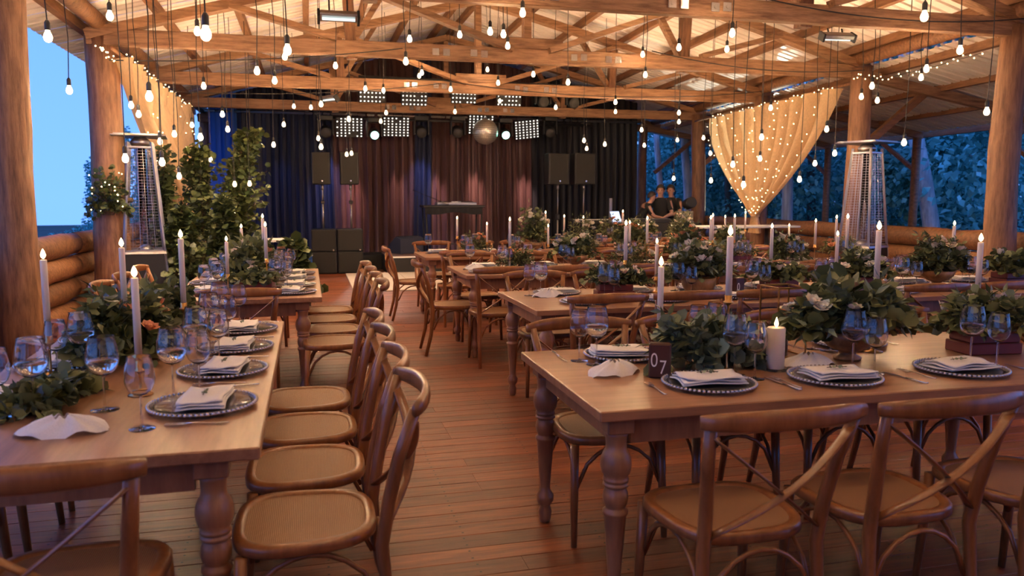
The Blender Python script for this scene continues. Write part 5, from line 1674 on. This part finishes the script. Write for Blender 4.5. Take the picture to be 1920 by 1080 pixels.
# ================================================================== pendant bulbs
_b = MB().lathe([(.003, -.034), (.015, -.030), (.025, -.018), (.029, 0), (.025, .018), (.016, .036), (.014, .05)], 12)
BM = _b.mesh('bulb', M['bulb'], True)
_s = MB().lathe([(.0175, .046), (.0185, .052), (.0185, .095), (.010, .110), (.004, .115)], 10)
SM = _s.mesh('socket', M['socket'], True)
LAMP = bpy.data.lights.new('bulb_light', 'POINT')
LAMP.energy = BULB_W
LAMP.color = (1.0, 0.655, 0.36)
LAMP.shadow_soft_size = .030
LAMP.use_shadow = True
bulbs = [(206, 31, 7), (370, 60, 7.5), (386, 65, 4.5), (539, 95, 6), (534, 107, 9), (482, 134, 8), (629, 124, 10), (515, 152, 9), (382, 162, 10), (280, 182, 6.5), (246, 198, 9.5), (260, 215, 9.6), (417, 215, 11),
 (602, 196, 11), (551, 200, 14), (583, 202, 14), (360, 235, 12), (427, 243, 11), (376, 258, 9), (327, 252, 10), (532, 234, 13), (470, 269, 13), (513, 272, 12), (597, 260, 13), (602, 276, 11), (654, 224, 12), (300, 266, 10),
 (235, 298, 7.5), (304, 305, 8), (336, 331, 10), (395, 300, 13), (440, 346, 12), (468, 345, 12), (650, 290, 14), (659, 288, 14.3), (980, 25, 7), (768, 74, 9), (862, 66, 9), (919, 60, 8), (944, 65, 8), (952, 87, 9), (761, 116, 8.5), (914, 131, 13.2),
 (791, 137, 12), (786, 143, 13), (1000, 140, 11), (934, 156, 12), (1065, 155, 10), (685, 167, 12), (719, 170, 13), (845, 168, 12), (724, 212, 14), (714, 228, 14.5), (853, 210, 14), (937, 190, 15), (1042, 202, 13), (1095, 264, 13), (1100, 279, 14),
 (1373, 63, 7), (1733, 32, 5), (1273, 90, 8.5), (1363, 93, 9), (1205, 103, 10), (1210, 141, 9.8), (1737, 130, 7), (1727, 146, 8), (1635, 162, 8), (1615, 182, 9), (1645, 189, 9), (1154, 192, 12), (1154, 210, 14), (1273, 212, 12), (1273, 229, 13), (1203, 244, 13), (1208, 273, 14), (1270, 263, 14), (1319, 259, 13),
 (1332, 288, 12), (1134, 271, 13), (1263, 335, 13), (1333, 339, 11), (1374, 309, 9), (1428, 258, 9), (1425, 298, 10), (1394, 347, 8.5), (1445, 203, 10), (1550, 243, 9), (1565, 288, 9), (1528, 307, 9.5), (1499, 337, 9), (1695, 268, 7.6),
 (90, 70, 6), (130, 170, 8), (1800, 95, 6), (1850, 210, 6.4), (50, 240, 7.5)]
def zone(px, py):
    if px < 180: return 'far left, outside the thick left post'
    if px > 1745: return 'far right, beyond the right heater'
    if px < 345 and py < 280: return 'in front of the left gold drape'
    if px < 400: return 'above the leafy bushes' if py > 200 else 'over the left part of the second truss'
    if px < 520: return 'between the bushes and the navy curtains' if py > 190 else 'left of the left infrared heater'
    if px < 680: return 'above the left speakers' if py > 180 else 'left of the left infrared heater, lower'
    if px < 900: return 'before the led panels' if py > 150 else 'under the roof ridge, left of the middle'
    if px < 1080: return 'around the mirror ball' if py > 120 else 'under the roof ridge, right of the middle'
    if px < 1340: return 'before the black curtain and the window bay' if py > 180 else 'under the right roof slope'
    if px < 1520: return 'before the right gold drape' if py > 180 else 'under the right roof slope, farther right'
    return 'beside the thick right post and heater'
zn = {}
for b0 in bulbs: zn.setdefault(zone(b0[0], b0[1]), []).append(b0)
for z_, ls in zn.items():
    ls.sort()
    for i, (px, py, Y) in enumerate(ls):
        p = PY(px, py, Y)
        zr_ = z_roof(min(max(p.x, XL), XR(Y)), Y) - .03
        n = len(ls)
        nm = 'only one' if n == 1 else ORD[i] + ' from the left'
        t = thing('pendant_bulb', f'glowing bulb {z_}, {nm}', 'light bulb', p, 0, 'bare pendant bulbs')
        link('bulb', BM, t); link('socket', SM, t)
        rg = random.Random(px * 7 + py)
        cl = zr_ - p.z
        w1, w2 = rg.uniform(-.02, .02), rg.uniform(-.02, .02)
        part('cord', MB().tube([(0, 0, .112), (w1, w2, .112 + (cl - .112) * .3), (-w1, w2, .112 + (cl - .112) * .7), (0, 0, cl)], .0045, 5), M['cord'], t)
        lo = link('bulb_light', LAMP, t)
# the same pendants go on over and behind the viewer
rg = random.Random(77)
k_ = 0
for Y in (-1.0, .8, 2.4, 3.9, 5.3):
    for X in (-1.7, .3, 2.3, 4.6):
        k_ += 1
        x_, y_ = X + rg.uniform(-.4, .4), Y + rg.uniform(-.4, .4)
        zz = max(2.55 + rg.uniform(0, .4), CAM_H + .36 * y_ + .25)
        t = thing('pendant_bulb', f'bare bulb over the near tables, {["first","second","third","fourth","fifth"][(k_ - 1) // 4]} line, {RL[(k_ - 1) % 4]}', 'light bulb', (x_, y_, zz), 0, 'bare pendant bulbs')
        link('bulb', BM, t); link('socket', SM, t)
        part('cord', MB().tube([(0, 0, .112), (0, 0, z_roof(x_, y_) - .03 - zz)], .0045, 5), M['cord'], t)
        link('bulb_light', LAMP, t)
# sagging supply cables between the trusses
def cable(a, b_, sag, label):
    a, b_ = Vector(a), Vector(b_); pts = []
    for i in range(17):
        u = i / 16; q = a.lerp(b_, u); q.z -= sag * 4 * u * (1 - u); pts.append(q)
    tag(link('supply_cable', MB().tube(pts, .007, 5).mesh('supply_cable', M['cord'])), label, 'cable', 'black supply cables')
cable((XL + .1, 6.9, 3.55), (XL + 2.7, 5.6, 4.2), .12, 'black cable across the top left corner above the nearest bulbs')
cable((XL + .1, 10.3, 3.05), (1.2, 10.2, 3.32), .06, 'black cable along the second truss from the left post')
cable((XL + .1, 13.4, 3.1), (2.2, 13.3, 3.35), .1, 'black cable along the third truss, left half')
cable((2.2, 13.3, 3.4), (XR(13.4) - .1, 13.3, 3.42), .18, 'black cable sagging across the third truss, right half')
cable((4.6, 10.25, 3.45), (XR(10.3) - .1, 10.1, 3.3), .12, 'black cable sagging toward the thick right post')
cable((3.9, 7.2, 3.5), (XR(7.35), 7.2, 3.4), .15, 'black cable under the nearest truss at the top right')
